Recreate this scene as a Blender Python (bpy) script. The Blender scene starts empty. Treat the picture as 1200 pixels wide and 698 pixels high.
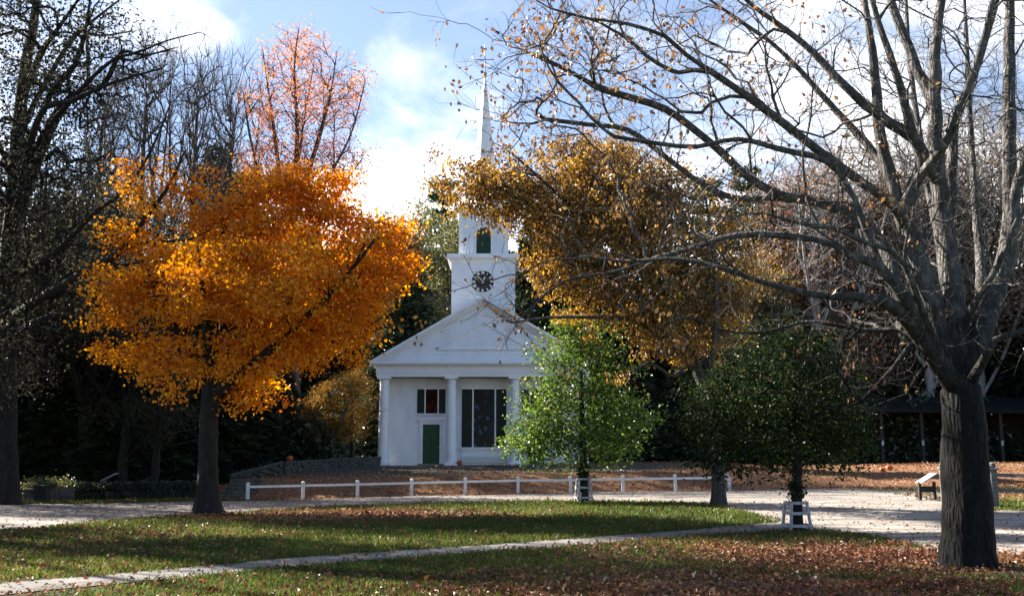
import bpy, bmesh, math, random
import numpy as np
from mathutils import Vector, Matrix

R = math.radians
random.seed(7)
rng = np.random.default_rng(11)
scene = bpy.context.scene
COL = scene.collection

# ------------------------------------------------------------------ camera
F = 1200.0
HORIZON = 540.0
EYE = 1.6
PITCH = math.atan((HORIZON - 349.0) / F)
CP, SP = math.cos(PITCH), math.sin(PITCH)
cd = bpy.data.cameras.new('camera')
cam = bpy.data.objects.new('camera', cd)
COL.objects.link(cam)
cam.location = (0, 0, EYE)
cam.rotation_euler = (math.pi / 2 + PITCH, 0, 0)
cd.sensor_width = 36
cd.lens = 36 * F / 1200
cd.clip_start = 0.1
cd.clip_end = 3000
scene.camera = cam


def P(px, py, Y):
    """point at ground distance Y seen at photo pixel (px, py)"""
    a = (px - 600) / F
    b = (349 - py) / F
    dy = CP - b * SP
    dz = SP + b * CP
    s = Y / dy
    return Vector((a * s, Y, EYE + dz * s))


def ss(a, b, x):
    t = np.clip((x - a) / (b - a), 0, 1)
    return t * t * (3 - 2 * t)


def H(x, y):
    """ground height"""
    x = np.asarray(x, float)
    y = np.asarray(y, float)
    z = 0.0183 * np.clip(x + 11, 0, 36) * ss(24, 43, y)
    left = ss(-15.5, -11.5, x)
    right = 1 - 0.45 * ss(8, 16, x)
    z = z + (ss(44.6, 47.6, y) * 0.80 * right + ss(47, 57, y) * 0.38) * left
    z = z + 0.02 * np.sin(x * 0.7 + 1.3) * np.sin(y * 0.55) * (1 - ss(50, 55, y))
    z = z + 0.05 * np.clip(y - 66, 0, 200) * 0.6
    return z


def G(px, py):
    """ground point under photo pixel"""
    Y = 30.0
    for _ in range(60):
        p = P(px, py, Y)
        h = float(H(p.x, p.y))
        a = (p.z - EYE) / Y
        if a >= -1e-4:
            Y *= 0.9
            continue
        Yn = (h - EYE) / a
        Y = Y * 0.5 + Yn * 0.5
    p = P(px, py, Y)
    p.z = float(H(p.x, p.y))
    return p


# ------------------------------------------------------------------ object helpers
def tag(o, label=None, cat=None, group=None, kind=None):
    if label: o['label'] = label
    if cat: o['category'] = cat
    if group: o['group'] = group
    if kind: o['kind'] = kind
    return o


def empty(name, loc, label, cat, group=None, rz=0):
    o = bpy.data.objects.new(name, None)
    COL.objects.link(o)
    o.location = loc
    o.rotation_euler = (0, 0, rz)
    o.empty_display_size = 0.2
    return tag(o, label, cat, group)


def link_mesh(name, me, parent=None, loc=None):
    o = bpy.data.objects.new(name, me)
    COL.objects.link(o)
    if parent: o.parent = parent
    if loc is not None: o.location = loc
    return o


def np_mesh(name, verts, faces, mat, attrs=None, smooth=False):
    """verts (N,3); faces (M,k) int array with constant k"""
    verts = np.asarray(verts, np.float32)
    faces = np.asarray(faces, np.int32)
    me = bpy.data.meshes.new(name)
    me.vertices.add(len(verts))
    me.vertices.foreach_set('co', verts.ravel())
    k = faces.shape[1]
    me.loops.add(faces.size)
    me.loops.foreach_set('vertex_index', faces.ravel())
    me.polygons.add(len(faces))
    me.polygons.foreach_set('loop_start', np.arange(0, faces.size, k, dtype=np.int32))
    me.polygons.foreach_set('loop_total', np.full(len(faces), k, np.int32))
    me.polygons.foreach_set('use_smooth', np.full(len(faces), smooth, bool))
    me.update(calc_edges=True)
    for an, av in (attrs or {}).items():
        a = me.attributes.new(an, 'FLOAT', 'POINT')
        a.data.foreach_set('value', np.asarray(av, np.float32))
    if mat: me.materials.append(mat)
    return me


class MB:
    """collects boxes, prisms, lathes into one mesh"""
    def __init__(self):
        self.bm = bmesh.new()

    def box(self, x0, x1, y0, y1, z0, z1, bev=0.0):
        b = self.bm
        vs = [b.verts.new(c) for c in ((x0, y0, z0), (x1, y0, z0), (x1, y1, z0), (x0, y1, z0),
                                       (x0, y0, z1), (x1, y0, z1), (x1, y1, z1), (x0, y1, z1))]
        fs = [b.faces.new([vs[i] for i in f]) for f in ((3, 2, 1, 0), (4, 5, 6, 7), (0, 1, 5, 4), (1, 2, 6, 5), (2, 3, 7, 6), (3, 0, 4, 7))]
        if bev > 0:
            es = list({e for f in fs for e in f.edges})
            bmesh.ops.bevel(b, geom=es, offset=bev, segments=1, affect='EDGES')
        return self

    def hull_prism(self, pts, y0, y1):
        """polygon in x,z extruded from y0 to y1"""
        b = self.bm
        a = [b.verts.new((x, y0, z)) for x, z in pts]
        c = [b.verts.new((x, y1, z)) for x, z in pts]
        b.faces.new(a)
        b.faces.new(c[::-1])
        n = len(pts)
        for i in range(n):
            j = (i + 1) % n
            b.faces.new((a[j], a[i], c[i], c[j]))
        return self

    def beam(self, p, q, w, h=None, up=(0, 0, 1)):
        h = h or w
        p = Vector(p); q = Vector(q)
        t = (q - p).normalized()
        u = t.cross(Vector(up))
        if u.length < 1e-4: u = t.cross(Vector((1, 0, 0)))
        u.normalize()
        v = u.cross(t)
        b = self.bm
        r = []
        for c in (p, q):
            r.append([b.verts.new(c + u * sx * w / 2 + v * sz * h / 2) for sx, sz in ((-1, -1), (1, -1), (1, 1), (-1, 1))])
        b.faces.new(r[0][::-1]); b.faces.new(r[1])
        for i in range(4):
            j = (i + 1) % 4
            b.faces.new((r[0][i], r[0][j], r[1][j], r[1][i]))
        return self

    def lathe(self, cx, cy, prof, n=20, a0=0.0, sx=1.0, sy=1.0):
        """profile list of (r, z)"""
        b = self.bm
        rings = []
        for r, z in prof:
            rings.append([b.verts.new((cx + sx * r * math.cos(a0 + 2 * math.pi * k / n), cy + sy * r * math.sin(a0 + 2 * math.pi * k / n), z)) for k in range(n)])
        for i in range(len(rings) - 1):
            for k in range(n):
                j = (k + 1) % n
                b.faces.new((rings[i][k], rings[i][j], rings[i + 1][j], rings[i + 1][k]))
        if prof[0][0] > 1e-5: b.faces.new(rings[0][::-1])
        if prof[-1][0] > 1e-5: b.faces.new(rings[-1])
        return self

    def build(self, name, mat, parent=None, smooth=False, loc=None):
        bmesh.ops.remove_doubles(self.bm, verts=self.bm.verts, dist=1e-5)
        bmesh.ops.recalc_face_normals(self.bm, faces=self.bm.faces)
        me = bpy.data.meshes.new(name)
        self.bm.to_mesh(me)
        self.bm.free()
        if smooth:
            for p in me.polygons: p.use_smooth = True
            try: me.set_sharp_from_angle(angle=R(40))
            except Exception: pass
        me.materials.append(mat)
        return link_mesh(name, me, parent, loc)


# ------------------------------------------------------------------ materials
def new_mat(name):
    m = bpy.data.materials.new(name)
    m.use_nodes = True
    m.node_tree.nodes.clear()
    return m, m.node_tree.nodes, m.node_tree.links


def ramp_node(N, stops, interp='LINEAR'):
    r = N.new('ShaderNodeValToRGB')
    r.color_ramp.interpolation = interp
    els = r.color_ramp.elements
    while len(els) > 1: els.remove(els[-1])
    els[0].position = stops[0][0]
    els[0].color = (*stops[0][1], 1)
    for p, c in stops[1:]:
        e = els.new(p)
        e.color = (*c, 1)
    return r


def surf_mat(name, stops, scale=3.0, rough=0.7, bump=0.0, bscale=None, stretch=(1, 1, 1), detail=6.0, spec=0.3, metallic=0.0):
    m, N, L = new_mat(name)
    out = N.new('ShaderNodeOutputMaterial')
    b = N.new('ShaderNodeBsdfPrincipled')
    tc = N.new('ShaderNodeTexCoord')
    mp = N.new('ShaderNodeMapping')
    mp.inputs['Scale'].default_value = stretch
    L.new(tc.outputs['Object'], mp.inputs['Vector'])
    n = N.new('ShaderNodeTexNoise')
    n.inputs['Scale'].default_value = scale
    n.inputs['Detail'].default_value = detail
    n.inputs['Roughness'].default_value = 0.65
    L.new(mp.outputs['Vector'], n.inputs['Vector'])
    r = ramp_node(N, stops)
    L.new(n.outputs['Fac'], r.inputs['Fac'])
    L.new(r.outputs['Color'], b.inputs['Base Color'])
    b.inputs['Roughness'].default_value = rough
    b.inputs['Metallic'].default_value = metallic
    b.inputs['Specular IOR Level'].default_value = spec
    if bump > 0:
        n2 = N.new('ShaderNodeTexNoise')
        n2.inputs['Scale'].default_value = bscale or scale * 3
        n2.inputs['Detail'].default_value = 8
        L.new(mp.outputs['Vector'], n2.inputs['Vector'])
        bp = N.new('ShaderNodeBump')
        bp.inputs['Strength'].default_value = bump
        bp.inputs['Distance'].default_value = 0.05
        L.new(n2.outputs['Fac'], bp.inputs['Height'])
        L.new(bp.outputs['Normal'], b.inputs['Normal'])
    L.new(b.outputs['BSDF'], out.inputs['Surface'])
    return m


def leaf_mat(name, stops, trans=0.4, gloss=0.06, tsat=1.0):
    """leaf colour varies from leaf to leaf (rnd) and from bough to bough (hue)"""
    m, N, L = new_mat(name)
    out = N.new('ShaderNodeOutputMaterial')
    a = N.new('ShaderNodeAttribute'); a.attribute_name = 'rnd'
    h = N.new('ShaderNodeAttribute'); h.attribute_name = 'hue'
    mx = N.new('ShaderNodeMath'); mx.operation = 'MULTIPLY_ADD'
    mx.inputs[1].default_value = 0.45
    L.new(a.outputs['Fac'], mx.inputs[0])
    m2 = N.new('ShaderNodeMath'); m2.operation = 'MULTIPLY'
    m2.inputs[1].default_value = 0.55
    L.new(h.outputs['Fac'], m2.inputs[0])
    L.new(m2.outputs[0], mx.inputs[2])
    r = ramp_node(N, stops)
    L.new(mx.outputs[0], r.inputs['Fac'])
    d = N.new('ShaderNodeBsdfDiffuse')
    t = N.new('ShaderNodeBsdfTranslucent')
    g = N.new('ShaderNodeBsdfGlossy')
    g.inputs['Roughness'].default_value = 0.42
    L.new(r.outputs['Color'], d.inputs['Color'])
    hs = N.new('ShaderNodeHueSaturation')
    hs.inputs['Saturation'].default_value = tsat
    hs.inputs['Value'].default_value = 1.25
    L.new(r.outputs['Color'], hs.inputs['Color'])
    L.new(hs.outputs['Color'], t.inputs['Color'])
    s1 = N.new('ShaderNodeMixShader'); s1.inputs[0].default_value = trans
    L.new(d.outputs[0], s1.inputs[1]); L.new(t.outputs[0], s1.inputs[2])
    s2 = N.new('ShaderNodeMixShader'); s2.inputs[0].default_value = gloss
    L.new(s1.outputs[0], s2.inputs[1]); L.new(g.outputs[0], s2.inputs[2])
    L.new(s2.outputs[0], out.inputs['Surface'])
    return m


def glass_mat(name, stained):
    m, N, L = new_mat(name)
    out = N.new('ShaderNodeOutputMaterial')
    b = N.new('ShaderNodeBsdfPrincipled')
    b.inputs['Roughness'].default_value = 0.12
    b.inputs['Specular IOR Level'].default_value = 0.07
    tc = N.new('ShaderNodeTexCoord')
    v = N.new('ShaderNodeTexVoronoi')
    v.inputs['Scale'].default_value = 5.0
    mp = N.new('ShaderNodeMapping')
    mp.inputs['Scale'].default_value = (1.6, 1, 0.9)
    L.new(tc.outputs['Object'], mp.inputs['Vector'])
    L.new(mp.outputs['Vector'], v.inputs['Vector'])
    sx = N.new('ShaderNodeSeparateColor')
    L.new(v.outputs['Color'], sx.inputs['Color'])
    r = ramp_node(N, stained, 'CONSTANT')
    L.new(sx.outputs['Red'], r.inputs['Fac'])
    L.new(r.outputs['Color'], b.inputs['Base Color'])
    L.new(b.outputs[0], out.inputs['Surface'])
    return m


def siding_mat(name, base, pitch=0.16):
    m, N, L = new_mat(name)
    out = N.new('ShaderNodeOutputMaterial')
    b = N.new('ShaderNodeBsdfPrincipled')
    b.inputs['Roughness'].default_value = 0.55
    tc = N.new('ShaderNodeTexCoord')
    sx = N.new('ShaderNodeSeparateXYZ')
    L.new(tc.outputs['Object'], sx.inputs[0])
    mo = N.new('ShaderNodeMath'); mo.operation = 'FRACT'
    dv = N.new('ShaderNodeMath'); dv.operation = 'DIVIDE'; dv.inputs[1].default_value = pitch
    L.new(sx.outputs['Z'], dv.inputs[0]); L.new(dv.outputs[0], mo.inputs[0])
    n = N.new('ShaderNodeTexNoise'); n.inputs['Scale'].default_value = 1.2; n.inputs['Detail'].default_value = 7
    mp = N.new('ShaderNodeMapping'); mp.inputs['Scale'].default_value = (1, 1, 0.35)
    L.new(tc.outputs['Object'], mp.inputs[0]); L.new(mp.outputs[0], n.inputs['Vector'])
    r = ramp_node(N, [(0.25, tuple(c * 0.80 for c in base)), (0.42, tuple(c * 0.92 for c in base)), (0.6, base)])
    L.new(n.outputs['Fac'], r.inputs['Fac'])
    L.new(r.outputs['Color'], b.inputs['Base Color'])
    bp = N.new('ShaderNodeBump'); bp.inputs['Strength'].default_value = 1.0; bp.inputs['Distance'].default_value = 0.035
    bp.invert = True
    L.new(mo.outputs[0], bp.inputs['Height']); L.new(bp.outputs[0], b.inputs['Normal'])
    L.new(b.outputs[0], out.inputs['Surface'])
    return m


def bark_lit_limbs(name, low, high, z0, z1):
    # dark furrowed trunk below; smoother limbs above, paled by height to look sunlit
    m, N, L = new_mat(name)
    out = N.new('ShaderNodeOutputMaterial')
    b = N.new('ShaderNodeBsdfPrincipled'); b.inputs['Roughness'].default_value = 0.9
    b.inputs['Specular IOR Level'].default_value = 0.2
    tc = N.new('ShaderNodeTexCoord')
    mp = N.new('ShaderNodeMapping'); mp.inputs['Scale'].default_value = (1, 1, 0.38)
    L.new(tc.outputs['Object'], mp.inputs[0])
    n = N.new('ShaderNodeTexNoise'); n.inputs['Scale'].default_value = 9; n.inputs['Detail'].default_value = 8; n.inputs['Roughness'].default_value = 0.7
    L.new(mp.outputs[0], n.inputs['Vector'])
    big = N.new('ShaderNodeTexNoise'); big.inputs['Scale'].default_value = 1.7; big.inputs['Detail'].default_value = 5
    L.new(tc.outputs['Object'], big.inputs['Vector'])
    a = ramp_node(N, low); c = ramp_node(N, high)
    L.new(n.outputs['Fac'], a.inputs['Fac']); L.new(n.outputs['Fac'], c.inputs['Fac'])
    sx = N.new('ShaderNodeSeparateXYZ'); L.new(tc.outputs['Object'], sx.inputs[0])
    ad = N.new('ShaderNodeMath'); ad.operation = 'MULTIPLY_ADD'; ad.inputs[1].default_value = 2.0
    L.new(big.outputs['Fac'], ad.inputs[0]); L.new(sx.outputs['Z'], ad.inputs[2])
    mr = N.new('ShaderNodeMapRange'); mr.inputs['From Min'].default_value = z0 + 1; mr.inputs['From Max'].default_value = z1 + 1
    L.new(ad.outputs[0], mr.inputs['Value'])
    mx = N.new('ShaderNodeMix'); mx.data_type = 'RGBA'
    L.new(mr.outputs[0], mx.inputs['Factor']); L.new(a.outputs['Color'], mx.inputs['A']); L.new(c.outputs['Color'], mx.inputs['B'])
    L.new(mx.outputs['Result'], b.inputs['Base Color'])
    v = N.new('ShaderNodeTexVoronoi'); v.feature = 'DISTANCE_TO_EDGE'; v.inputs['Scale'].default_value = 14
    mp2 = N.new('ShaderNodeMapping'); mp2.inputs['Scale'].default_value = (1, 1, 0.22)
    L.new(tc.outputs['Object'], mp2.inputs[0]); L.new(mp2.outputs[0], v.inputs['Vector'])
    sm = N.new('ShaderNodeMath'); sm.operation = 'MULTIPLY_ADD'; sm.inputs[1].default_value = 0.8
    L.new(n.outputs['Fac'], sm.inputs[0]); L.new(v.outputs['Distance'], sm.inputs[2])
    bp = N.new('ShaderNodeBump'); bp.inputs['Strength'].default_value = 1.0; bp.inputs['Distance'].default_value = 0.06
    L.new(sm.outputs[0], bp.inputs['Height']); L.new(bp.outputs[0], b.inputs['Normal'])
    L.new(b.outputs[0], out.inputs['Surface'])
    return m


M = {}
M['siding'] = siding_mat('white_clapboard', (0.84, 0.84, 0.86))
M['white'] = surf_mat('white_paint', [(0.3, (0.76, 0.76, 0.77)), (0.65, (0.85, 0.85, 0.86))], 2.0, 0.5, 0.05, 8)
M['fence_white'] = surf_mat('fence_paint', [(0.25, (0.55, 0.54, 0.52)), (0.55, (0.78, 0.77, 0.76))], 4.0, 0.6, 0.1, 20)
M['guard'] = surf_mat('greyed_white_paint', [(0.35, (0.22, 0.215, 0.22)), (0.6, (0.46, 0.45, 0.46))], 9.0, 0.7, 0.15, 30)  # white paint toned down to a mottled grey
M['green'] = surf_mat('green_paint', [(0.3, (0.006, 0.05, 0.018)), (0.7, (0.010, 0.085, 0.03))], 3, 0.45)
M['shutter'] = surf_mat('shutter_paint', [(0.3, (0.004, 0.012, 0.008)), (0.7, (0.007, 0.022, 0.014))], 3, 0.5)
M['louver'] = surf_mat('louver_paint', [(0.3, (0.006, 0.03, 0.018)), (0.7, (0.01, 0.055, 0.03))], 3, 0.5)
M['slate'] = surf_mat('slate_roof', [(0.3, (0.05, 0.05, 0.055)), (0.7, (0.11, 0.11, 0.12))], 6, 0.6, 0.2)
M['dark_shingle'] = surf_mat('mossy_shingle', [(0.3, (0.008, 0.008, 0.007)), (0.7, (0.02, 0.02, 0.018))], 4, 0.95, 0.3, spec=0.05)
M['black'] = surf_mat('clock_black', [(0.3, (0.006, 0.006, 0.009)), (0.7, (0.012, 0.012, 0.018))], 5, 0.4)
M['clock_white'] = surf_mat('clock_white', [(0.3, (0.75, 0.74, 0.68)), (0.7, (0.85, 0.84, 0.78))], 5, 0.5)
M['iron'] = surf_mat('weathered_metal', [(0.3, (0.25, 0.24, 0.27)), (0.7, (0.4, 0.38, 0.42))], 9, 0.5, 0, metallic=0.3)
M['stain_red'] = glass_mat('stained_glass_red', [(0.0, (0.02, 0.006, 0.006)), (0.3, (0.05, 0.012, 0.008)), (0.55, (0.012, 0.01, 0.012)), (0.75, (0.07, 0.02, 0.01)), (0.9, (0.03, 0.02, 0.04))])
M['stain_blue'] = glass_mat('stained_glass_dark', [(0.0, (0.003, 0.003, 0.005)), (0.35, (0.016, 0.005, 0.005)), (0.5, (0.005, 0.006, 0.016)), (0.70, (0.010, 0.007, 0.006)), (0.86, (0.018, 0.022, 0.06)), (0.95, (0.07, 0.08, 0.14))])
M['stone'] = surf_mat('grey_stone', [(0.25, (0.10, 0.10, 0.095)), (0.5, (0.2, 0.195, 0.18)), (0.75, (0.3, 0.29, 0.27))], 3.5, 0.85, 0.5, 12)
M['dark_stone'] = surf_mat('dark_stone', [(0.25, (0.03, 0.03, 0.028)), (0.5, (0.07, 0.068, 0.06)), (0.8, (0.14, 0.135, 0.12))], 3.5, 0.9, 0.5, 12)
M['granite'] = surf_mat('granite', [(0.3, (0.16, 0.145, 0.14)), (0.7, (0.28, 0.26, 0.25))], 8, 0.85, 0.3, 30)
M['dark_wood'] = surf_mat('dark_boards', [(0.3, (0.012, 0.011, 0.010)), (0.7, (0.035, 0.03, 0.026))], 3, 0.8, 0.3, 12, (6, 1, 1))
M['grey_wood'] = surf_mat('grey_weathered_wood', [(0.3, (0.07, 0.067, 0.064)), (0.7, (0.19, 0.185, 0.18))], 4, 0.8, 0.3, 14, (1, 1, 4))
M['pale_board'] = surf_mat('pale_board', [(0.3, (0.28, 0.28, 0.30)), (0.7, (0.42, 0.42, 0.44))], 3, 0.5)
M['pumpkin'] = surf_mat('pumpkin_skin', [(0.3, (0.32, 0.065, 0.010)), (0.7, (0.42, 0.10, 0.015))], 4, 0.5)
M['stem'] = surf_mat('dry_stem', [(0.3, (0.08, 0.07, 0.03)), (0.7, (0.15, 0.13, 0.06))], 8, 0.8)
BK = (1, 1, 0.22)
M['bark_grey'] = bark_lit_limbs('grey_bark', [(0.34, (0.004, 0.0036, 0.0033)), (0.53, (0.010, 0.009, 0.0083)), (0.68, (0.024, 0.022, 0.02)), (0.8, (0.09, 0.085, 0.08))], [(0.32, (0.03, 0.026, 0.024)), (0.5, (0.085, 0.078, 0.072)), (0.7, (0.2, 0.185, 0.17))], 2.8, 4.6)  # paler second ramp puts sunlight on the limbs into the colour
M['bark_dark'] = surf_mat('dark_bark', [(0.3, (0.006, 0.005, 0.0045)), (0.55, (0.018, 0.015, 0.013)), (0.8, (0.045, 0.04, 0.036))], 8, 0.9, 0.9, 20, (1, 1, 0.35))
M['bark_brown'] = surf_mat('brown_bark', [(0.3, (0.025, 0.020, 0.018)), (0.55, (0.06, 0.05, 0.046)), (0.8, (0.13, 0.115, 0.108))], 6, 0.9, 0.7, 18, BK)
M['bark_pale'] = surf_mat('pale_bark', [(0.3, (0.16, 0.145, 0.135)), (0.55, (0.30, 0.28, 0.27)), (0.8, (0.42, 0.40, 0.385))], 6, 0.9, 0.5, 18, BK)

M['leaf_orange'] = leaf_mat('orange_maple_leaf', [(0.05, (0.38, 0.085, 0.005)), (0.3, (0.58, 0.19, 0.007)), (0.55, (0.72, 0.295, 0.010)), (0.8, (0.80, 0.40, 0.018)), (1, (0.80, 0.50, 0.06))], 0.55, 0.03, 1.05)
M['leaf_coral'] = leaf_mat('coral_maple_leaf', [(0.1, (0.34, 0.08, 0.025)), (0.5, (0.55, 0.17, 0.035)), (0.9, (0.66, 0.28, 0.04))], 0.5, 0.05)
M['leaf_oak'] = leaf_mat('golden_oak_leaf', [(0.05, (0.04, 0.02, 0.008)), (0.26, (0.12, 0.055, 0.013)), (0.42, (0.30, 0.145, 0.018)), (0.52, (0.13, 0.115, 0.02)), (0.68, (0.52, 0.26, 0.02)), (0.9, (0.64, 0.34, 0.025)), (1, (0.6, 0.24, 0.02))], 0.45, 0.05)
M['leaf_green'] = leaf_mat('green_leaf', [(0.05, (0.022, 0.055, 0.008)), (0.4, (0.058, 0.115, 0.013)), (0.7, (0.115, 0.18, 0.02)), (0.88, (0.2, 0.25, 0.03)), (1, (0.34, 0.34, 0.06))], 0.42, 0.05)
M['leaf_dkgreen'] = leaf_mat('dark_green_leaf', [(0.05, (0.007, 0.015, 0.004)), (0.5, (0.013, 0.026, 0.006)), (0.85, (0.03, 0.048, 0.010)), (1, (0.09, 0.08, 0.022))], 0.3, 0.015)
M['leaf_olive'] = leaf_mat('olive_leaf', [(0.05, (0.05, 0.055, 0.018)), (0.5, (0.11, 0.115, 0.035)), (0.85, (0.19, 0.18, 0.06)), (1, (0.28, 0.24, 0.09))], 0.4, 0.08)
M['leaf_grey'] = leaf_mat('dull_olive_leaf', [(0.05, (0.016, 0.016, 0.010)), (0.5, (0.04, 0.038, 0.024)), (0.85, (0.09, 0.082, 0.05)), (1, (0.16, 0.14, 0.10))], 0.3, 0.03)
M['leaf_gold'] = leaf_mat('golden_beech_leaf', [(0.05, (0.16, 0.08, 0.012)), (0.5, (0.34, 0.17, 0.018)), (0.9, (0.50, 0.28, 0.03))], 0.45, 0.05)
M['leaf_rust'] = leaf_mat('rust_leaf', [(0.05, (0.10, 0.045, 0.03)), (0.5, (0.21, 0.095, 0.055)), (0.9, (0.34, 0.17, 0.06))], 0.4, 0.05)
M['leaf_brown'] = leaf_mat('brown_leaf', [(0.05, (0.10, 0.07, 0.05)), (0.5, (0.22, 0.155, 0.11)), (0.9, (0.36, 0.26, 0.17))], 0.4, 0.04)
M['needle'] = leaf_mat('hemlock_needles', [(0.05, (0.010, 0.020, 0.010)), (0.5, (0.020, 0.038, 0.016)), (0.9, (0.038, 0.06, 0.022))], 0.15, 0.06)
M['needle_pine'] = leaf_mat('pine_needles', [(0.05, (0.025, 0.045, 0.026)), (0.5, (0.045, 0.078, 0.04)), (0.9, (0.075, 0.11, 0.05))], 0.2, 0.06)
M['fallen'] = leaf_mat('fallen_leaf', [(0.05, (0.05, 0.022, 0.014)), (0.35, (0.12, 0.045, 0.024)), (0.6, (0.22, 0.09, 0.04)), (0.8, (0.34, 0.18, 0.085)), (0.93, (0.42, 0.29, 0.17)), (1, (0.5, 0.4, 0.27))], 0.2, 0.03)
M['grass'] = leaf_mat('grass_blade', [(0.05, (0.022, 0.036, 0.008)), (0.45, (0.052, 0.076, 0.013)), (0.75, (0.115, 0.14, 0.024)), (0.9, (0.165, 0.15, 0.045)), (1, (0.18, 0.15, 0.07))], 0.4, 0.015)


# ------------------------------------------------------------------ trees
class Tree:
    def __init__(self, cap=60000):
        self.pos = np.zeros((cap, 3))
        self.dir = np.zeros((cap, 3))
        self.par = np.full(cap, -1, int)
        self.minr = np.zeros(cap)
        self.ok = np.zeros(cap, bool)
        self.n = 0
        self.tips = []

    def node(self, p, par, d, minr=0.0, ok=True):
        i = self.n
        self.pos[i] = p; self.par[i] = par; self.dir[i] = d; self.minr[i] = minr; self.ok[i] = ok
        self.n += 1
        return i

    def limb(self, pts, rads, par=-1, seg=0.35, ok_from=0.0, jit=0.03, tip=True):
        """smooth polyline with given radii; returns node indices"""
        pts = [np.array(p, float) for p in pts]
        if par >= 0:
            pts[0] = self.pos[par].copy()
        # catmull-rom
        out = []; rr = []
        n = len(pts)
        for i in range(n - 1):
            p0 = pts[max(i - 1, 0)]; p1 = pts[i]; p2 = pts[i + 1]; p3 = pts[min(i + 2, n - 1)]
            k = max(1, int(np.linalg.norm(p2 - p1) / seg))
            for j in range(k):
                t = j / k
                q = 0.5 * ((2 * p1) + (-p0 + p2) * t + (2 * p0 - 5 * p1 + 4 * p2 - p3) * t * t + (-p0 + 3 * p1 - 3 * p2 + p3) * t ** 3)
                out.append(q); rr.append(rads[i] * (1 - t) + rads[i + 1] * t)
        out.append(pts[-1]); rr.append(rads[-1])
        out = np.array(out)
        if len(out) > 2:
            out[1:-1] += rng.normal(0, 1, (len(out) - 2, 3)) * np.array(rr)[1:-1, None] * jit * 4
        idx = []
        prev = par
        for i, q in enumerate(out):
            if i == 0 and par >= 0:
                idx.append(par); continue
            d = out[min(i + 1, len(out) - 1)] - out[max(i - 1, 0)]
            d = d / (np.linalg.norm(d) + 1e-9)
            prev = self.node(q, prev, d, rr[i], i / len(out) >= ok_from)
            idx.append(prev)
        if tip: self.tips.append(idx[-1])
        return idx

    def near(self, p):
        d = np.linalg.norm(self.pos[:self.n] - np.array(p), axis=1)
        return int(np.argmin(d))

    def attract(self, A, seg=0.3, k1=0.9, up=0.3, lift=0.15, jit=0.10, droop=0.0, order_by=None, root_pen=0.0):
        A = np.asarray(A)
        P0 = self.pos[:self.n]
        d0 = np.array([np.min(np.linalg.norm(P0 - a, axis=1)) for a in A]) if order_by is None else order_by
        for a in A[np.argsort(d0)]:
            n = self.n
            if n > len(self.pos) - 60: break
            v = a - self.pos[:n]
            dist = np.linalg.norm(v, axis=1) + 1e-6
            ca = (v * self.dir[:n]).sum(1) / dist
            el = v[:, 2] / dist
            cost = dist * (1 + k1 * (1 - ca) + up * np.clip(0.35 - el, 0, 2))
            cost = np.where(self.ok[:n], cost, 1e9)
            i = int(np.argmin(cost))
            D = dist[i]
            if D < seg * 0.4: continue
            p0 = self.pos[i]
            t0 = self.dir[i] * 0.55 + v[i] / D * 0.6 + np.array([0, 0, lift])
            t0 /= np.linalg.norm(t0)
            c = p0 + t0 * D * 0.5
            c[2] += D * 0.05
            k = max(2, int(D / seg))
            prev = i
            for j in range(1, k + 1):
                t = j / k
                q = p0 * (1 - t) ** 2 + 2 * c * t * (1 - t) + a * t * t
                tan = 2 * (1 - t) * (c - p0) + 2 * t * (a - c)
                tan = tan / (np.linalg.norm(tan) + 1e-9)
                if j < k: q = q + rng.normal(0, jit * D / k, 3)
                q[2] -= droop * D * t * t
                prev = self.node(q, prev, tan)
            self.tips.append(prev)

    def twigs(self, count=2, length=0.5, spread=0.9, seg=2, lift=0.1):
        """short bare twigs at tips"""
        for t in list(self.tips):
            for _ in range(count):
                if self.n > len(self.pos) - 10: return
                b = t
                for _k in range(rng.integers(0, 3)):
                    if self.par[b] >= 0: b = self.par[b]
                d = self.dir[b] + rng.normal(0, spread, 3) * 0.6 + np.array([0, 0, lift])
                d /= np.linalg.norm(d)
                L = length * rng.uniform(0.5, 1.2)
                prev = b
                q = self.pos[b].copy()
                for j in range(seg):
                    d = d + rng.normal(0, 0.18, 3); d /= np.linalg.norm(d)
                    q = q + d * L / seg
                    prev = self.node(q, prev, d)
                self.tips.append(prev)

    def radii(self, rtip, rroot, cap=0.75):
        n = self.n
        cnt = np.zeros(n)
        has = np.zeros(n, bool)
        for i in range(n - 1, -1, -1):
            if not has[i]: cnt[i] += 1
            p = self.par[i]
            if p >= 0:
                cnt[p] += cnt[i]; has[p] = True
        ex = math.log(max(rroot / rtip, 1.5)) / math.log(max(cnt[0], 2))
        ex = min(max(ex, 0.3), 0.75)
        r = rtip * cnt ** ex
        r = np.maximum(r, self.minr[:n])
        for i in range(n):
            p = self.par[i]
            if p >= 0 and self.minr[i] == 0: r[i] = min(r[i], r[p] * (cap if self.minr[p] > 0 else 1.0))
            elif p >= 0: r[i] = min(max(r[i], self.minr[i]), max(r[p], self.minr[i]))
        self.r = r; self.cnt = cnt
        return r

    def chains(self):
        n = self.n
        kids = [[] for _ in range(n)]
        roots = []
        for i in range(n):
            if self.par[i] >= 0: kids[self.par[i]].append(i)
            else: roots.append(i)
        res = []
        stack = [(r, None) for r in roots]
        while stack:
            i, frm = stack.pop()
            ch = [] if frm is None else [frm]
            cur = i
            while True:
                ch.append(cur)
                k = kids[cur]
                if not k: break
                m = max(k, key=lambda q: (self.minr[q] > 0, self.cnt[q]))
                for q in k:
                    if q != m: stack.append((q, cur))
                cur = m
            if len(ch) > 1: res.append((ch, frm is not None))
        return res

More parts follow.
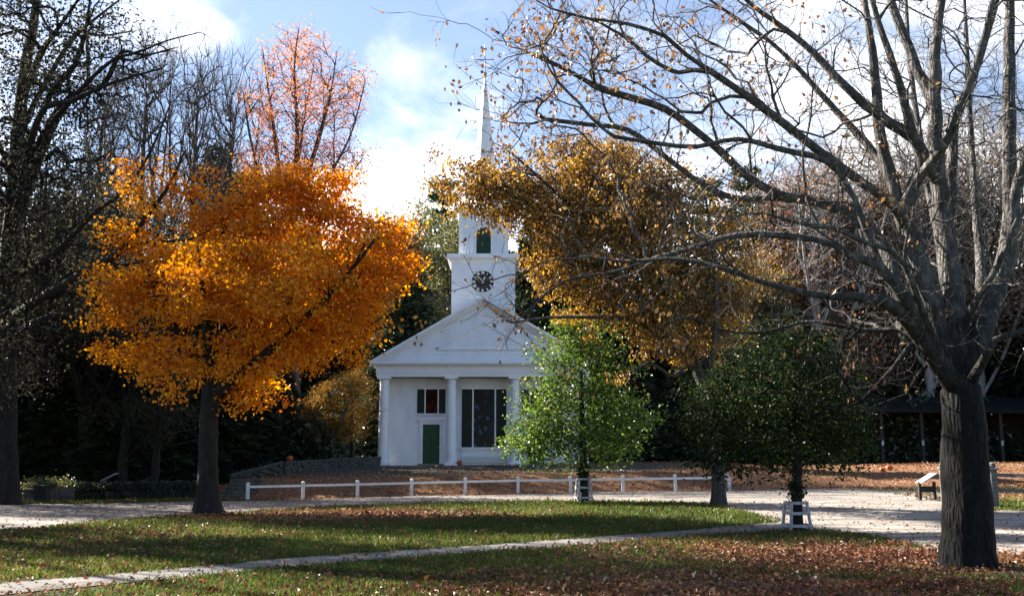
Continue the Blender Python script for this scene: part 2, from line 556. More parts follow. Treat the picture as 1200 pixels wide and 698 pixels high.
    def wood(self, mat, base, thick_min=0.0, flare=0.5, flare_h=0.35, lumps=0.0):
        """returns (thick mesh, thin mesh)"""
        acc = {0: ([], [], 0), 1: ([], [], 0)}
        V = {0: [], 1: []}; Fq = {0: [], 1: []}; off = {0: 0, 1: 0}
        base = np.array(base)
        for ch, sub in self.chains():
            p = self.pos[ch].copy()
            r = self.r[ch].copy()
            if sub: r[0] = min(r[0], r[1] * 1.25)
            r[-1] *= 0.5
            which = 0 if r[min(1, len(r) - 1)] >= thick_min else 1
            rm = r.max()
            ns = 14 if rm > 0.2 else 9 if rm > 0.09 else 6 if rm > 0.035 else 4 if rm > 0.014 else 3
            t = np.gradient(p, axis=0)
            t /= np.linalg.norm(t, axis=1, keepdims=True) + 1e-9
            mt = np.abs(t.mean(0))
            ref = np.zeros(3); ref[int(np.argmin(mt))] = 1
            u = np.cross(t, ref); u /= np.linalg.norm(u, axis=1, keepdims=True) + 1e-9
            v = np.cross(t, u)
            ang = np.arange(ns) * 2 * np.pi / ns
            rr = np.repeat(r[:, None], ns, 1)
            if not sub:
                h = p[:, 2] - p[0, 2]
                fl = flare * np.exp(-h / flare_h)
                lob = 1 + 0.35 * np.sin(ang * 3 + 0.7) + 0.25 * np.sin(ang * 5 + 2)
                rr = rr * (1 + fl[:, None] * lob[None, :])
            if lumps > 0 and rm > 0.08:
                hh = p[:, 2][:, None]
                rr = rr * (1 + lumps * (np.sin(ang[None, :] * 2 + hh * 1.9) * 0.5 + np.sin(ang[None, :] * 3 - hh * 3.1 + 1) * 0.35 + np.sin(ang[None, :] + hh * 5.3) * 0.25))
            ringv = p[:, None, :] + rr[:, :, None] * (np.cos(ang)[None, :, None] * u[:, None, :] + np.sin(ang)[None, :, None] * v[:, None, :])
            m = len(ch)
            o = off[which]
            i = np.arange(m - 1)[:, None] * ns
            k = np.arange(ns)[None, :]
            k2 = (k + 1) % ns
            q = np.stack([i + k, i + k2, i + ns + k2, i + ns + k], -1).reshape(-1, 4) + o
            V[which].append(ringv.reshape(-1, 3) - base)
            Fq[which].append(q)
            off[which] += m * ns
        out = []
        for w in (0, 1):
            out.append(np_mesh('wood', np.concatenate(V[w]), np.concatenate(Fq[w]), mat, smooth=True) if V[w] else None)
        return out


def leaf_cards(pos, size, hue, mat, name='leaves', up=0.5, aspect=0.62, fold=0.25, drop=None, aim=None):
    """one small folded leaf per point"""
    n = len(pos)
    nrm = rng.normal(0, 1, (n, 3))
    nrm[:, 2] = np.abs(nrm[:, 2]) * (0.6 + up) + up * 0.3
    nrm /= np.linalg.norm(nrm, axis=1, keepdims=True)
    a = rng.normal(0, 1, (n, 3)) if aim is None else aim
    if drop is not None: a[:, 2] -= drop
    a = a - (a * nrm).sum(1, keepdims=True) * nrm
    a /= np.linalg.norm(a, axis=1, keepdims=True) + 1e-9
    b = np.cross(nrm, a)
    s = np.asarray(size)[:, None]
    base = pos
    tip = pos + a * s
    mid = pos + a * s * 0.42
    w = s * aspect * 0.5
    l = mid + b * w + nrm * s * fold * 0.5
    r = mid - b * w + nrm * s * fold * 0.5
    V = np.stack([base, l, tip, r], 1).reshape(-1, 3)
    i = np.arange(n)[:, None] * 4
    Fc = np.concatenate([i + np.array([[0, 2, 1]]), i + np.array([[0, 3, 2]])])
    rnd = np.repeat(rng.random(n), 4)
    return np_mesh(name, V, Fc, mat, {'rnd': rnd, 'hue': np.repeat(hue, 4)})


def lump_points(lumps, n, bias=0.5):
    """random points in a union of ellipsoids [(centre, radii)], denser outwards"""
    w = np.array([r[0] * r[1] * r[2] for c, r in lumps]); w = w ** 0.75; w /= w.sum()
    k = rng.choice(len(lumps), n, p=w)
    d = rng.normal(0, 1, (n, 3)); d /= np.linalg.norm(d, axis=1, keepdims=True)
    rad = rng.random(n) ** bias
    C = np.array([l[0] for l in lumps])[k]; Rr = np.array([l[1] for l in lumps])[k]
    return C + d * rad[:, None] * Rr


def foliage(tr, per_tip, sigma, size, mat, base, prob=1.0, keep=None, up=0.5, drop=None, hue_fn=None, aspect=0.62, flat=0.7):
    tips = np.array(tr.tips)
    tp = tr.pos[tips]
    if keep is not None:
        m = keep(tp); tp = tp[m]
    tp = tp[rng.random(len(tp)) < prob]
    ch = rng.random(len(tp)) if hue_fn is None else hue_fn(tp)
    cnt = rng.poisson(per_tip, len(tp))
    pos = np.repeat(tp, cnt, 0) + rng.normal(0, 1, (cnt.sum(), 3)) * np.array([sigma, sigma, sigma * flat])
    hue = np.clip(np.repeat(ch, cnt) + rng.normal(0, 0.08, cnt.sum()), 0, 1)
    sz = size * rng.uniform(0.65, 1.25, len(pos))
    return leaf_cards(pos - np.array(base), sz, hue, mat, up=up, drop=drop, aspect=aspect)


def px_lumps(L, Y, dr=None):
    """lumps given as (px, py, rx, ry[, dY]) in photo pixels at distance Y"""
    out = []
    for l in L:
        px, py, rx, ry = l[:4]
        y = Y + (l[4] if len(l) > 4 else 0)
        c = P(px, py, y)
        k = y / F
        out.append((np.array(c), np.array([rx * k, (rx + ry) / 2 * k * (dr or 1.0), ry * k])))
    return out


def plant_tree(name, label, base, tr, mat, crown, group=None, thick=0.0, cat='tree', **kw):
    root = empty(name, base, label, cat, group)
    a, b = tr.wood(mat, base, thick_min=thick, **kw)
    t = link_mesh('trunk', a, root)
    if crown is None:
        link_mesh('crown', b, root)
    else:
        if b is not None: link_mesh('twigs', b, t)
        link_mesh('crown', crown, root)
    return root


def dup(root, loc, rz, s, label=None, group=None):
    r = root.copy(); COL.objects.link(r)
    r.location = loc; r.rotation_euler = (0, 0, rz); r.scale = s if isinstance(s, tuple) else (s, s, s)
    if label: r['label'] = label
    if group: r['group'] = group
    for ch in list(root.children):
        c = ch.copy(); COL.objects.link(c); c.parent = r
        for g in list(ch.children):
            d = g.copy(); COL.objects.link(d); d.parent = c
    return r


# ================================================================== setting
def sheet(name, pts_top, pts_bot, mat, n=160, lift=0.006, wob=0.0):
    """strip draped on the ground between two polylines of ground points"""
    def resample(p, n):
        p = np.array([[q[0], q[1]] for q in p])
        d = np.r_[0, np.cumsum(np.linalg.norm(np.diff(p, axis=0), axis=1))]
        t = np.linspace(0, d[-1], n)
        return np.stack([np.interp(t, d, p[:, 0]), np.interp(t, d, p[:, 1])], 1)
    a = resample(pts_top, n); b = resample(pts_bot, n)
    if wob:
        for arr in (a, b):
            k = np.convolve(rng.normal(0, 1, n + 8), np.ones(5) / 5, 'same')[:n]
            arr[:, 1] += k * wob
    m = 24
    V = []
    for j in range(m + 1):
        q = a * (1 - j / m) + b * (j / m)
        z = H(q[:, 0], q[:, 1]) + lift
        V.append(np.c_[q, z])
    V = np.concatenate(V)
    Fc = []
    for j in range(m):
        for i in range(n - 1):
            Fc.append((j * n + i, j * n + i + 1, (j + 1) * n + i + 1, (j + 1) * n + i))
    return np_mesh(name, V, np.array(Fc), mat, smooth=True)


def ground_mat():
    m, N, L = new_mat('ground_cover')
    out = N.new('ShaderNodeOutputMaterial')
    b = N.new('ShaderNodeBsdfPrincipled'); b.inputs['Roughness'].default_value = 0.95
    b.inputs['Specular IOR Level'].default_value = 0.1
    tc = N.new('ShaderNodeTexCoord')
    def noise(s, d=6, rough=0.6):
        n = N.new('ShaderNodeTexNoise'); n.inputs['Scale'].default_value = s; n.inputs['Detail'].default_value = d
        n.inputs['Roughness'].default_value = rough
        L.new(tc.outputs['Object'], n.inputs['Vector']); return n
    g = ramp_node(N, [(0.3, (0.016, 0.026, 0.007)), (0.5, (0.036, 0.056, 0.012)), (0.66, (0.075, 0.085, 0.022)), (0.8, (0.13, 0.105, 0.045))])
    n1 = noise(1.3, 9, 0.75); L.new(n1.outputs['Fac'], g.inputs['Fac'])
    l = ramp_node(N, [(0.28, (0.045, 0.022, 0.015)), (0.43, (0.14, 0.065, 0.036)), (0.56, (0.27, 0.145, 0.08)), (0.70, (0.46, 0.32, 0.20))])
    n2 = noise(7.0, 9, 0.8); L.new(n2.outputs['Fac'], l.inputs['Fac'])
    at = N.new('ShaderNodeAttribute'); at.attribute_name = 'litter'
    n3 = noise(2.4, 8, 0.75)
    ad = N.new('ShaderNodeMath'); ad.operation = 'ADD'
    L.new(at.outputs['Fac'], ad.inputs[0]); L.new(n3.outputs['Fac'], ad.inputs[1])
    mr = N.new('ShaderNodeMapRange'); mr.inputs['From Min'].default_value = 0.82; mr.inputs['From Max'].default_value = 1.12
    L.new(ad.outputs[0], mr.inputs['Value'])
    mx = N.new('ShaderNodeMix'); mx.data_type = 'RGBA'
    L.new(mr.outputs[0], mx.inputs['Factor']); L.new(g.outputs['Color'], mx.inputs['A']); L.new(l.outputs['Color'], mx.inputs['B'])
    # worn, bare earth
    at2 = N.new('ShaderNodeAttribute'); at2.attribute_name = 'bare'
    er = ramp_node(N, [(0.3, (0.055, 0.048, 0.042)), (0.7, (0.15, 0.135, 0.12))])
    L.new(n2.outputs['Fac'], er.inputs['Fac'])
    ad2 = N.new('ShaderNodeMath'); ad2.operation = 'ADD'
    L.new(at2.outputs['Fac'], ad2.inputs[0]); L.new(n3.outputs['Fac'], ad2.inputs[1])
    mr2 = N.new('ShaderNodeMapRange'); mr2.inputs['From Min'].default_value = 0.95; mr2.inputs['From Max'].default_value = 1.3
    L.new(ad2.outputs[0], mr2.inputs['Value'])
    mx2 = N.new('ShaderNodeMix'); mx2.data_type = 'RGBA'
    L.new(mr2.outputs[0], mx2.inputs['Factor']); L.new(mx.outputs['Result'], mx2.inputs['A']); L.new(er.outputs['Color'], mx2.inputs['B'])
    L.new(mx2.outputs['Result'], b.inputs['Base Color'])
    bp = N.new('ShaderNodeBump'); bp.inputs['Strength'].default_value = 0.9; bp.inputs['Distance'].default_value = 0.08
    n4 = noise(16, 8, 0.8); L.new(n4.outputs['Fac'], bp.inputs['Height']); L.new(bp.outputs[0], b.inputs['Normal'])
    L.new(b.outputs[0], out.inputs['Surface'])
    return m


def litter_fn(x, y):
    """how much the ground is covered with fallen leaves, 0..1"""
    v = 0.12 + 0 * x
    v = np.maximum(v, 0.98 * np.exp(-(((x + 5.2) / 6.0) ** 2 + ((y - 30.5) / 3.4) ** 2)))        # under the orange maple
    v = np.maximum(v, 0.66 * ss(43.0, 44.2, y) * (1 - 0.55 * ss(47.5, 50, y) * (1 - ss(8, 12, x))))                                                  # the bank and beyond
    v = np.maximum(v, 0.80 * np.exp(-(((x - 3.0) / 4.6) ** 2 + ((y - 12.8) / 3.2) ** 2)))         # near, right of the middle
    v = np.maximum(v, 0.66 * np.exp(-(((x - 5.5) / 5) ** 2 + ((y - 18) / 4.0) ** 2)))
    v = np.maximum(v, 0.42 * np.exp(-(((x + 9) / 5) ** 2 + ((y - 22) / 5.0) ** 2)))
    v = np.maximum(v, 0.55 * ss(10, 12, x) * ss(33, 36, y))
    v = np.maximum(v, 0.5 * ss(-13, -16, x) * ss(34, 44, y))
    return v


def bare_fn(x, y):
    v = 0.42 * np.exp(-(((x - 8) / 4.0) ** 2 + ((y - 17) / 3.4) ** 2))
    v = np.maximum(v, 0.55 * np.exp(-(((x - 7.5) / 1.7) ** 2 + ((y - 15.2) / 1.6) ** 2)))
    v = np.maximum(v, 0.72 * np.exp(-(((x + 6.8) / 3.0) ** 2 + ((y - 13.2) / 1.9) ** 2)))
    v = np.maximum(v, 0.75 * ss(47.4, 49, y) * (1 - ss(58, 60, y)) * ss(-14, -10, x) * (1 - ss(8, 11, x)))
    return v


xs = np.concatenate([np.linspace(-400, -45, 24), np.linspace(-43, 43, 216), np.linspace(45, 400, 24)])
ys = np.concatenate([np.linspace(-40, 6, 10), np.linspace(8, 70, 260), np.linspace(74, 400, 40)])
X, Yg = np.meshgrid(xs, ys)
Z = H(X, Yg)
nx, ny = len(xs), len(ys)
idx = np.arange(nx * ny).reshape(ny, nx)
Fg = np.stack([idx[:-1, :-1], idx[:-1, 1:], idx[1:, 1:], idx[1:, :-1]], -1).reshape(-1, 4)
gm = np_mesh('ground', np.stack([X, Yg, Z], -1).reshape(-1, 3), Fg, ground_mat(),
             {'litter': litter_fn(X, Yg).ravel(), 'bare': bare_fn(X, Yg).ravel()}, smooth=True)
tag(link_mesh('ground', gm), kind='structure')


def gravel(name, a, b, c, scale, st=(1, 1, 1)):
    return surf_mat(name, [(0.28, a), (0.5, b), (0.72, c)], scale, 0.95, 0.4, 40, st, detail=12, spec=0.1)


M['road'] = gravel('gravel_road', (0.10, 0.087, 0.076), (0.22, 0.196, 0.175), (0.36, 0.325, 0.29), 0.9, (0.45, 1.6, 1))
M['path'] = gravel('worn_path', (0.085, 0.078, 0.073), (0.15, 0.14, 0.133), (0.23, 0.215, 0.205), 1.3)
road_top = [G(x, y) for x, y in ((-260, 594), (0, 591), (100, 590), (200, 588), (290, 586.5), (450, 582), (600, 578.5), (800, 575), (900, 573.5), (1000, 572), (1080, 571), (1160, 598), (1300, 600), (1500, 605))]
road_bot = [G(x, y) for x, y in ((-260, 626), (0, 621), (60, 617), (130, 610), (200, 604), (300, 598.5), (400, 593), (500, 589.5), (600, 587), (700, 586.5), (790, 588), (850, 593), (890, 602), (912, 614), (960, 621), (1040, 630), (1100, 645), (1200, 650), (1350, 655))]
tag(link_mesh('road', sheet('road', road_top, road_bot, M['road'], 260, 0.008, 0.30)), kind='structure')
path_top = [G(x, y) for x, y in ((-150, 692), (0, 684), (150, 671.5), (300, 657.5), (450, 646.5), (600, 636.5), (750, 625.5), (860, 616), (925, 611))]
path_bot = [G(x, y) for x, y in ((-150, 706), (0, 697), (150, 683), (300, 668), (450, 656), (600, 645), (750, 633.5), (860, 625.5), (935, 620))]
tag(link_mesh('path', sheet('path', path_top, path_bot, M['path'], 220, 0.014, 0.10)), kind='structure')


def in_strip(x, y, top, bot):
    """inside the draped strip?"""
    t = np.array([[p[0], p[1]] for p in top]); b = np.array([[p[0], p[1]] for p in bot])
    yt = np.interp(x, t[:, 0], t[:, 1]); yb = np.interp(x, b[:, 0], b[:, 1])
    return (y < yt) & (y > yb)


# grass and fallen leaves
def scatter(n, xr, yr, dens=None):
    """random ground points, closer together near the camera"""
    y = yr[0] * (yr[1] / yr[0]) ** rng.random(n)
    hw = 0.56 * y + 1.0
    x = rng.uniform(-1, 1, n) * hw
    m = (x > xr[0]) & (x < xr[1])
    x, y = x[m], y[m]
    jx = x + rng.normal(0, .12, len(x)); jy = y + rng.normal(0, 1, len(x)) * (0.05 + 0.006 * y)
    m = ~in_strip(jx, jy, road_top, road_bot) & ~in_strip(jx, jy, path_top, path_bot)
    return x[m], y[m]


def add_grass():
    x, y = scatter(330000, (-30, 30), (10.5, 43))
    lit = litter_fn(x, y)
    pn = 0.5 + 0.5 * np.sin(x * 2.1 + np.sin(y * 1.7) * 2) * np.sin(y * 2.6 + np.cos(x * 1.3) * 2)
    k = rng.random(len(x)) > lit * 1.25 + bare_fn(x, y) * 1.2 + (pn - 0.55) * 0.4
    x, y, pn = x[k], y[k], pn[k]
    n = len(x)
    z = H(x, y)
    h = rng.uniform(0.025, 0.075, n) * (0.8 + 0.5 * pn) * (1 + y / 60)
    th = rng.uniform(0, 2 * np.pi, n)
    w = 0.006 + 0.00045 * y
    lean = rng.normal(0, 0.5, (n, 2)) * h[:, None]
    b = np.c_[np.cos(th) * w, np.sin(th) * w]
    V = np.stack([np.c_[x - b[:, 0], y - b[:, 1], z], np.c_[x + b[:, 0], y + b[:, 1], z], np.c_[x + lean[:, 0], y + lean[:, 1], z + h]], 1).reshape(-1, 3)
    Fc = np.arange(3 * n).reshape(-1, 3)
    hue = np.clip(0.5 + 0.3 * np.sin(x * 0.9 + 1) * np.cos(y * 0.8) + rng.normal(0, 0.15, n), 0, 1)
    me = np_mesh('grass', V, Fc, M['grass'], {'rnd': np.repeat(rng.random(n), 3), 'hue': np.repeat(hue, 3)})
    tag(link_mesh('grass', me), kind='stuff')


def add_leaves():
    x, y = scatter(260000, (-32, 34), (10.5, 60))
    lit = litter_fn(x, y)
    pn = 0.5 + 0.5 * np.sin(x * 1.3 + np.sin(y * 1.1) * 2.2) * np.sin(y * 1.9 + np.cos(x * 0.9) * 2)
    k = rng.random(len(x)) < lit * 1.25 * (0.15 + 1.05 * pn) + 0.012
    k &= ~((np.abs(x + 1.7) < 6.4) & (y > 57))
    x, y = x[k], y[k]
    z = H(x, y) + rng.uniform(0.008, 0.05, len(x))
    hue = np.clip(0.45 + 0.25 * np.sin(x * 0.8) + rng.normal(0, 0.2, len(x)) + 0.32 * ss(42.5, 44.5, y), 0, 1)
    me = leaf_cards(np.c_[x, y, z], rng.lognormal(-2.88, 0.25, len(x)) * (1 + y / 90), hue, M['fallen'], 'fallen_leaves', up=1.1, aspect=0.75, fold=0.5)
    tag(link_mesh('fallen_leaves', me), kind='stuff')
    # a thin scatter blown over road and path
    n = 14000
    y = rng.uniform(12, 44, n); x = rng.uniform(-1, 1, n) * (0.55 * y)
    m = in_strip(x, y, road_top, road_bot) | in_strip(x, y, path_top, path_bot)
    m &= rng.random(n) < 0.5
    x, y = x[m], y[m]
    me = leaf_cards(np.c_[x, y, H(x, y) + 0.022], rng.uniform(0.05, 0.09, len(x)), rng.random(len(x)), M['fallen'], 'blown_leaves', up=1.1, aspect=0.75, fold=0.4)
    tag(link_mesh('blown_leaves', me), kind='stuff')


add_grass()
add_leaves()


# ================================================================== church
def build_church():
    Y0 = 57.7                                   # front plane of the columns
    k = Y0 / F
    cx = P(566, 545, Y0).x
    zb = 1.33
    root = empty('church', (cx, Y0, zb), 'white clapboard church with columned portico, clock tower and slender spire', 'church')
    def zz(py, Y=Y0): return P(566, py, Y).z - zb
    def xx(px, Y=Y0): return P(px, 480, Y).x - cx
    W = 6.0                                      # half width
    z_col = zz(441.5); z_fr = zz(428.6); z_cor = zz(424.5); z_apex = zz(348.5)
    D = 19.0
    yw = 0.95                                    # recessed wall plane
    wb = MB()
    wb.box(-W + 0.12, W - 0.12, yw, D, -0.3, z_col)
    # body gable behind the pediment
    wb.hull_prism([(-W + 0.12, z_col + 0.003), (W - 0.12, z_col + 0.003), (W - 0.12, z_cor), (0, z_apex - 0.32), (-W + 0.12, z_cor)], yw + 0.3, D - 0.003)
    wb.build('wall', M['siding'], root)
    fd = MB()
    fd.box(-W - 0.06, W + 0.06, -0.42, yw + 0.02, -0.5, 0.04)
    fd.box(-W - 0.02, W + 0.02, yw + 0.02, D + 0.05, -0.5, 0.02)
    fd.build('foundation', M['granite'], root)
    # roof slabs
    rf = MB()
    for s in (-1, 1):
        e = (s * (W + 0.42), z_cor - 0.02); a = (0, z_apex + 0.02)
        rf.hull_prism([e, a, (0, z_apex - 0.14), (s * (W + 0.42), z_cor - 0.16)][::s], 0.15, D + 0.4)
    rf.build('roof', M['slate'], root)
    # entablature: architrave, frieze, cornice
    en = MB()
    en.box(-W, W, -0.30, 0.36, z_col, z_col + (z_fr - z_col) * 0.36)
    en.box(-W - 0.04, W + 0.04, -0.34, 0.40, z_col + (z_fr - z_col) * 0.36, z_col + (z_fr - z_col) * 0.47)
    en.box(-W - 0.01, W + 0.01, -0.31, 0.37, z_col + (z_fr - z_col) * 0.47, z_fr - 0.02)
    en.box(-W - 0.18, W + 0.18, -0.48, 0.42, z_fr - 0.02, z_fr + 0.07)
    en.box(-W - 0.36, W + 0.36, -0.66, 0.45, z_fr + 0.07, z_cor)
    # side returns of the entablature along the walls
    for s in (-1, 1):
        x0, x1 = sorted((s * (W - 0.1), s * W))
        en.box(x0, x1, 0.36, D, z_col + 0.02, z_fr - 0.03)
        x0, x1 = sorted((s * (W - 0.1), s * (W + 0.30)))
        en.box(x0, x1, 0.45, D + 0.3, z_fr, z_cor - 0.17)
    # porch ceiling
    en.box(-W + 0.03, W - 0.03, 0.36, yw, z_col + 0.05, z_col + 0.15)
    en.build('entablature', M['white'], root)
    # pediment
    pd = MB()
    slope = (z_apex - z_cor) / (W + 0.36)
    pd.hull_prism([(-W - 0.1, z_cor + 0.002), (W + 0.1, z_cor + 0.002), (0, z_apex - 0.12)], -0.18, 0.35)
    pd.build('pediment', M['siding'], root)
    rk = MB()
    for s in (-1, 1):
        for (d0, d1, yf) in ((0.0, 0.16, -0.66), (0.16, 0.27, -0.50), (0.27, 0.40, -0.34)):
            o0 = -d0; o1 = -d1
            ex = W + 0.36
            # keep each band above the horizontal cornice
            pts = [(0, z_apex + o0), (0, z_apex + o1)]
            xe1 = max(0, (z_apex + o1 - z_cor) / slope); xe0 = max(0, (z_apex + o0 - z_cor) / slope)
            pts += [(s * xe1, z_cor + 0.003), (s * xe0, z_cor + 0.003)]
            rk.hull_prism(pts, yf, 0.12)
    rk.build('raking_cornice', M['white'], root)
    # moulded triangle in the tympanum
    tr = MB()
    zt = zz(409); xt = xx(622, Y0)
    ap = zt + (xt) * slope * 0.98
    tr.beam((-xt, -0.20, zt), (xt, -0.20, zt), 0.11, 0.10)
    tr.beam((-xt, -0.20, zt), (0, -0.20, ap), 0.11, 0.10)
    tr.beam((xt, -0.20, zt), (0, -0.20, ap), 0.11, 0.10)
    tr.build('tympanum_moulding', M['white'], root)
    # columns
    for px in (450, 529, 603.5, 682):
        xc = xx(px)
        r0 = 0.30; r1 = 0.25
        c = MB()
        c.box(xc - 0.37, xc + 0.37, -0.37, 0.37, 0.04, 0.16)
        c.lathe(xc, 0, [(0.36, 0.16), (0.37, 0.22), (0.34, 0.28), (r0, 0.31), (r0 * 0.995, z_col * 0.33), (r1, z_col - 0.32), (r1 + 0.03, z_col - 0.31), (r1 + 0.03, z_col - 0.27), (r1, z_col - 0.26), (r1 + 0.01, z_col - 0.19), (0.34, z_col - 0.12)], 24)
        c.box(xc - 0.37, xc + 0.37, -0.36, 0.36, z_col - 0.12, z_col - 0.002)
        c.build('column', M['white'], root, smooth=True)
    # corner pilasters on the recessed wall
    for s in (-1, 1):
        x0, x1 = sorted((s * (W - 0.10), s * (W - 0.62)))
        MB().box(x0, x1, yw - 0.06, yw + 0.5, 0.05, z_col).build('pilaster', M['white'], root)

    Yw = Y0 + yw
    def zw(py): return P(566, py, Yw).z - zb
    def xw(px): return P(px, 500, Yw).x - cx
    yf = yw                                       # wall face
    # doors and upper windows, both sides
    for s in (-1, 1):
        def X(px):
            v = xw(px)
            return v if s < 0 else -v
        xl, xr = sorted((X(495.7), X(515.4)))
        zt = zw(497)
        fr = MB()
        fr.box(xl - 0.19, xl, yf - 0.09, yf - 0.003, 0.04, zt)
        fr.box(xr, xr + 0.19, yf - 0.09, yf - 0.003, 0.04, zt)
        fr.box(xl - 0.21, xr + 0.21, yf - 0.11, yf - 0.003, zt, zt + 0.22)
        fr.box(xl - 0.30, xr + 0.30, yf - 0.17, yf - 0.003, zt + 0.22, zt + 0.30)
        dfr = fr.build('door_frame', M['white'], root)
        d = MB()
        d.box(xl, xr, yf - 0.045, yf - 0.003, 0.07, zt)
        wd = (xr - xl)
        for (u0, u1) in ((0.12, 0.46), (0.54, 0.88)):
            for (v0, v1) in ((0.07, 0.42), (0.50, 0.93)):
                d.box(xl + wd * u0, xl + wd * u1, yf - 0.062, yf - 0.046, 0.07 + zt * v0, 0.03 + zt * v1, 0.012)
        dr = d.build('door', M['green'], root)
        MB().lathe(xr - 0.1, yf - 0.09, [(0.0, 1.0), (0.035, 1.02), (0.035, 1.06), (0.0, 1.08)], 10).build('handle', M['iron'], dr, True)
        # step
        MB().box(xl - 0.25, xr + 0.25, yf - 0.45, yf - 0.1, 0.042, 0.13, 0.015).build('door_step', M['granite'], root)
        # small stained window with shutters above
        a, b = sorted((X(488.6), X(521.8))); z0 = zw(484.2); z1 = zw(455.8)
        ws = (b - a)
        p0 = a + ws * 0.30; p1 = b - ws * 0.28
        w = MB()
        w.box(p0 - 0.07, p0, yf - 0.07, yf - 0.003, z0, z1)
        w.box(p1, p1 + 0.07, yf - 0.07, yf - 0.003, z0, z1)
        w.box(a - 0.02, b + 0.02, yf - 0.08, yf - 0.003, z1, z1 + 0.09)
        w.box(a - 0.02, b + 0.02, yf - 0.10, yf - 0.003, z0 - 0.09, z0)
        wf = w.build('window', M['white'], root)
        pn = MB(); pn.box(p0, p1, yf - 0.03, yf - 0.003, z0, z1)
        for i in (1, 2): pn.box(p0 + (p1 - p0) * i / 3 - 0.012, p0 + (p1 - p0) * i / 3 + 0.012, yf - 0.045, yf - 0.031, z0, z1)
        pn.box(p0, p1, yf - 0.047, yf - 0.046, (z0 + z1) / 2 - 0.012, (z0 + z1) / 2 + 0.012)
        pn.build('pane', M['stain_red'], wf)
        for (u0, u1) in ((a, p0 - 0.075), (p1 + 0.075, b)):
            shutter(u0, u1, yf, z0, z1, wf)
    # tall middle window
    a = xw(541.2); b = xw(593.3); z0 = zw(523.8); z1 = zw(455.8)
    p0 = xw(555); p1 = xw(579.5)
    w = MB()
    w.box(p0 - 0.08, p0, yf - 0.07, yf - 0.003, z0, z1)
    w.box(p1, p1 + 0.08, yf - 0.07, yf - 0.003, z0, z1)
    w.box(a - 0.05, b + 0.05, yf - 0.09, yf - 0.003, z1, z1 + 0.12)
    w.box(a - 0.10, b + 0.10, yf - 0.14, yf - 0.003, z0 - 0.12, z0)
    w.box(a - 0.02, b + 0.02, yf - 0.05, yf - 0.003, zw(534), z0 - 0.12)
    wf = w.build('window', M['white'], root)
    pn = MB(); pn.box(p0, p1, yf - 0.03, yf - 0.003, z0, z1)
    for i in (1, 2, 3, 4): pn.box(p0 + (p1 - p0) * i / 5 - 0.012, p0 + (p1 - p0) * i / 5 + 0.012, yf - 0.045, yf - 0.031, z0, z1)
    for i in range(1, 6): pn.box(p0, p1, yf - 0.047, yf - 0.046, z0 + (z1 - z0) * i / 6 - 0.012, z0 + (z1 - z0) * i / 6 + 0.012)
    pn.build('pane', M['stain_blue'], wf)
    shutter(a, p0 - 0.085, yf, z0, z1, wf)
    shutter(p1 + 0.085, b, yf, z0, z1, wf)
    # slatted panel under it
    sl = MB(); x0 = xw(543); x1 = xw(594); z0 = 0.08; z1 = zw(535)
    sl.box(x0, x1, yf - 0.10, yf - 0.003, z0, z0 + 0.05)
    for i in range(4):
        zc = z0 + 0.11 + i * (z1 - z0 - 0.1) / 3.6
        sl.box(x0, x1, yf - 0.16, yf - 0.004, zc, zc + 0.055)
    sl.box(x0 - 0.05, x0, yf - 0.18, yf - 0.003, z0, z1)
    sl.box(x1, x1 + 0.05, yf - 0.18, yf - 0.003, z0, z1)
    sl.build('slatted_panel', M['white'], root)

    # side windows
    for s in (-1, 1):
        for yc in (5.0, 9.2, 13.4):
            x0, x1 = sorted((s * (W - 0.122), s * (W - 0.06)))
            f = MB()
            f.box(x0, x1, yc - 0.75, yc - 0.65, 1.6, 5.0); f.box(x0, x1, yc + 0.65, yc + 0.75, 1.6, 5.0)
            f.box(x0, x1, yc - 0.75, yc + 0.75, 5.0, 5.12); f.box(x0, x1, yc - 0.75, yc + 0.75, 1.48, 1.6)
            wn = f.build('window', M['white'], root)
            xa, xb = sorted((s * (W - 0.121), s * (W - 0.09)))
            MB().box(xa, xb, yc - 0.65, yc + 0.65, 1.6, 5.0).build('pane', M['stain_blue'], wn)

    # ---- tower
    ty = 1.1
    Yt = Y0 + ty
    hw = (P(603.5, 340, Yt).x - P(529, 340, Yt).x) / 2
    tc = (P(603.5, 340, Yt).x + P(529, 340, Yt).x) / 2 - cx
    zt = zz(304, Yt); 
    t = MB()
    t.box(tc - hw, tc + hw, ty, ty + 2 * hw, z_cor, zt)
    tower = t.build('tower', M['siding'], root)
    c = MB()
    for (o, a, b) in ((0.04, zt - 0.22, zt - 0.02), (0.14, zt - 0.02, zt + 0.07), (0.27, zt + 0.07, zz(298, Yt))):
        c.box(tc - hw - o, tc + hw + o, ty - o, ty + 2 * hw + o, a, b)
    c.build('tower_cornice', M['white'], tower)
    zc1 = zz(298, Yt)
    yc = ty + hw
    # belfry
    bh = 1.43; 
    by = yc - bh
    Yb = Y0 + by
    zbt = zz(247, Yb)
    b = MB()
    b.box(tc - bh, tc + bh, by, by + 2 * bh, zc1, zbt)
    belfry = b.build('belfry', M['siding'], root)
    c = MB()
    for sx in (-1, 1):
        for sy in (0, 1):
            x0, x1 = sorted((tc + sx * (bh + 0.03), tc + sx * (bh - 0.22)))
            y0 = by - 0.03 if sy == 0 else by + 2 * bh - 0.22
            c.box(x0, x1, y0, y0 + 0.25, zc1 + 0.003, zbt - 0.2)
    for (o, a, bb) in ((0.05, zbt - 0.2, zbt), (0.15, zbt, zbt + 0.08), (0.24, zbt + 0.08, zbt + 0.2)):
        c.box(tc - bh - o, tc + bh + o, by - o, by + 2 * bh + o, a, bb)
    c.build('belfry_trim', M['white'], belfry)
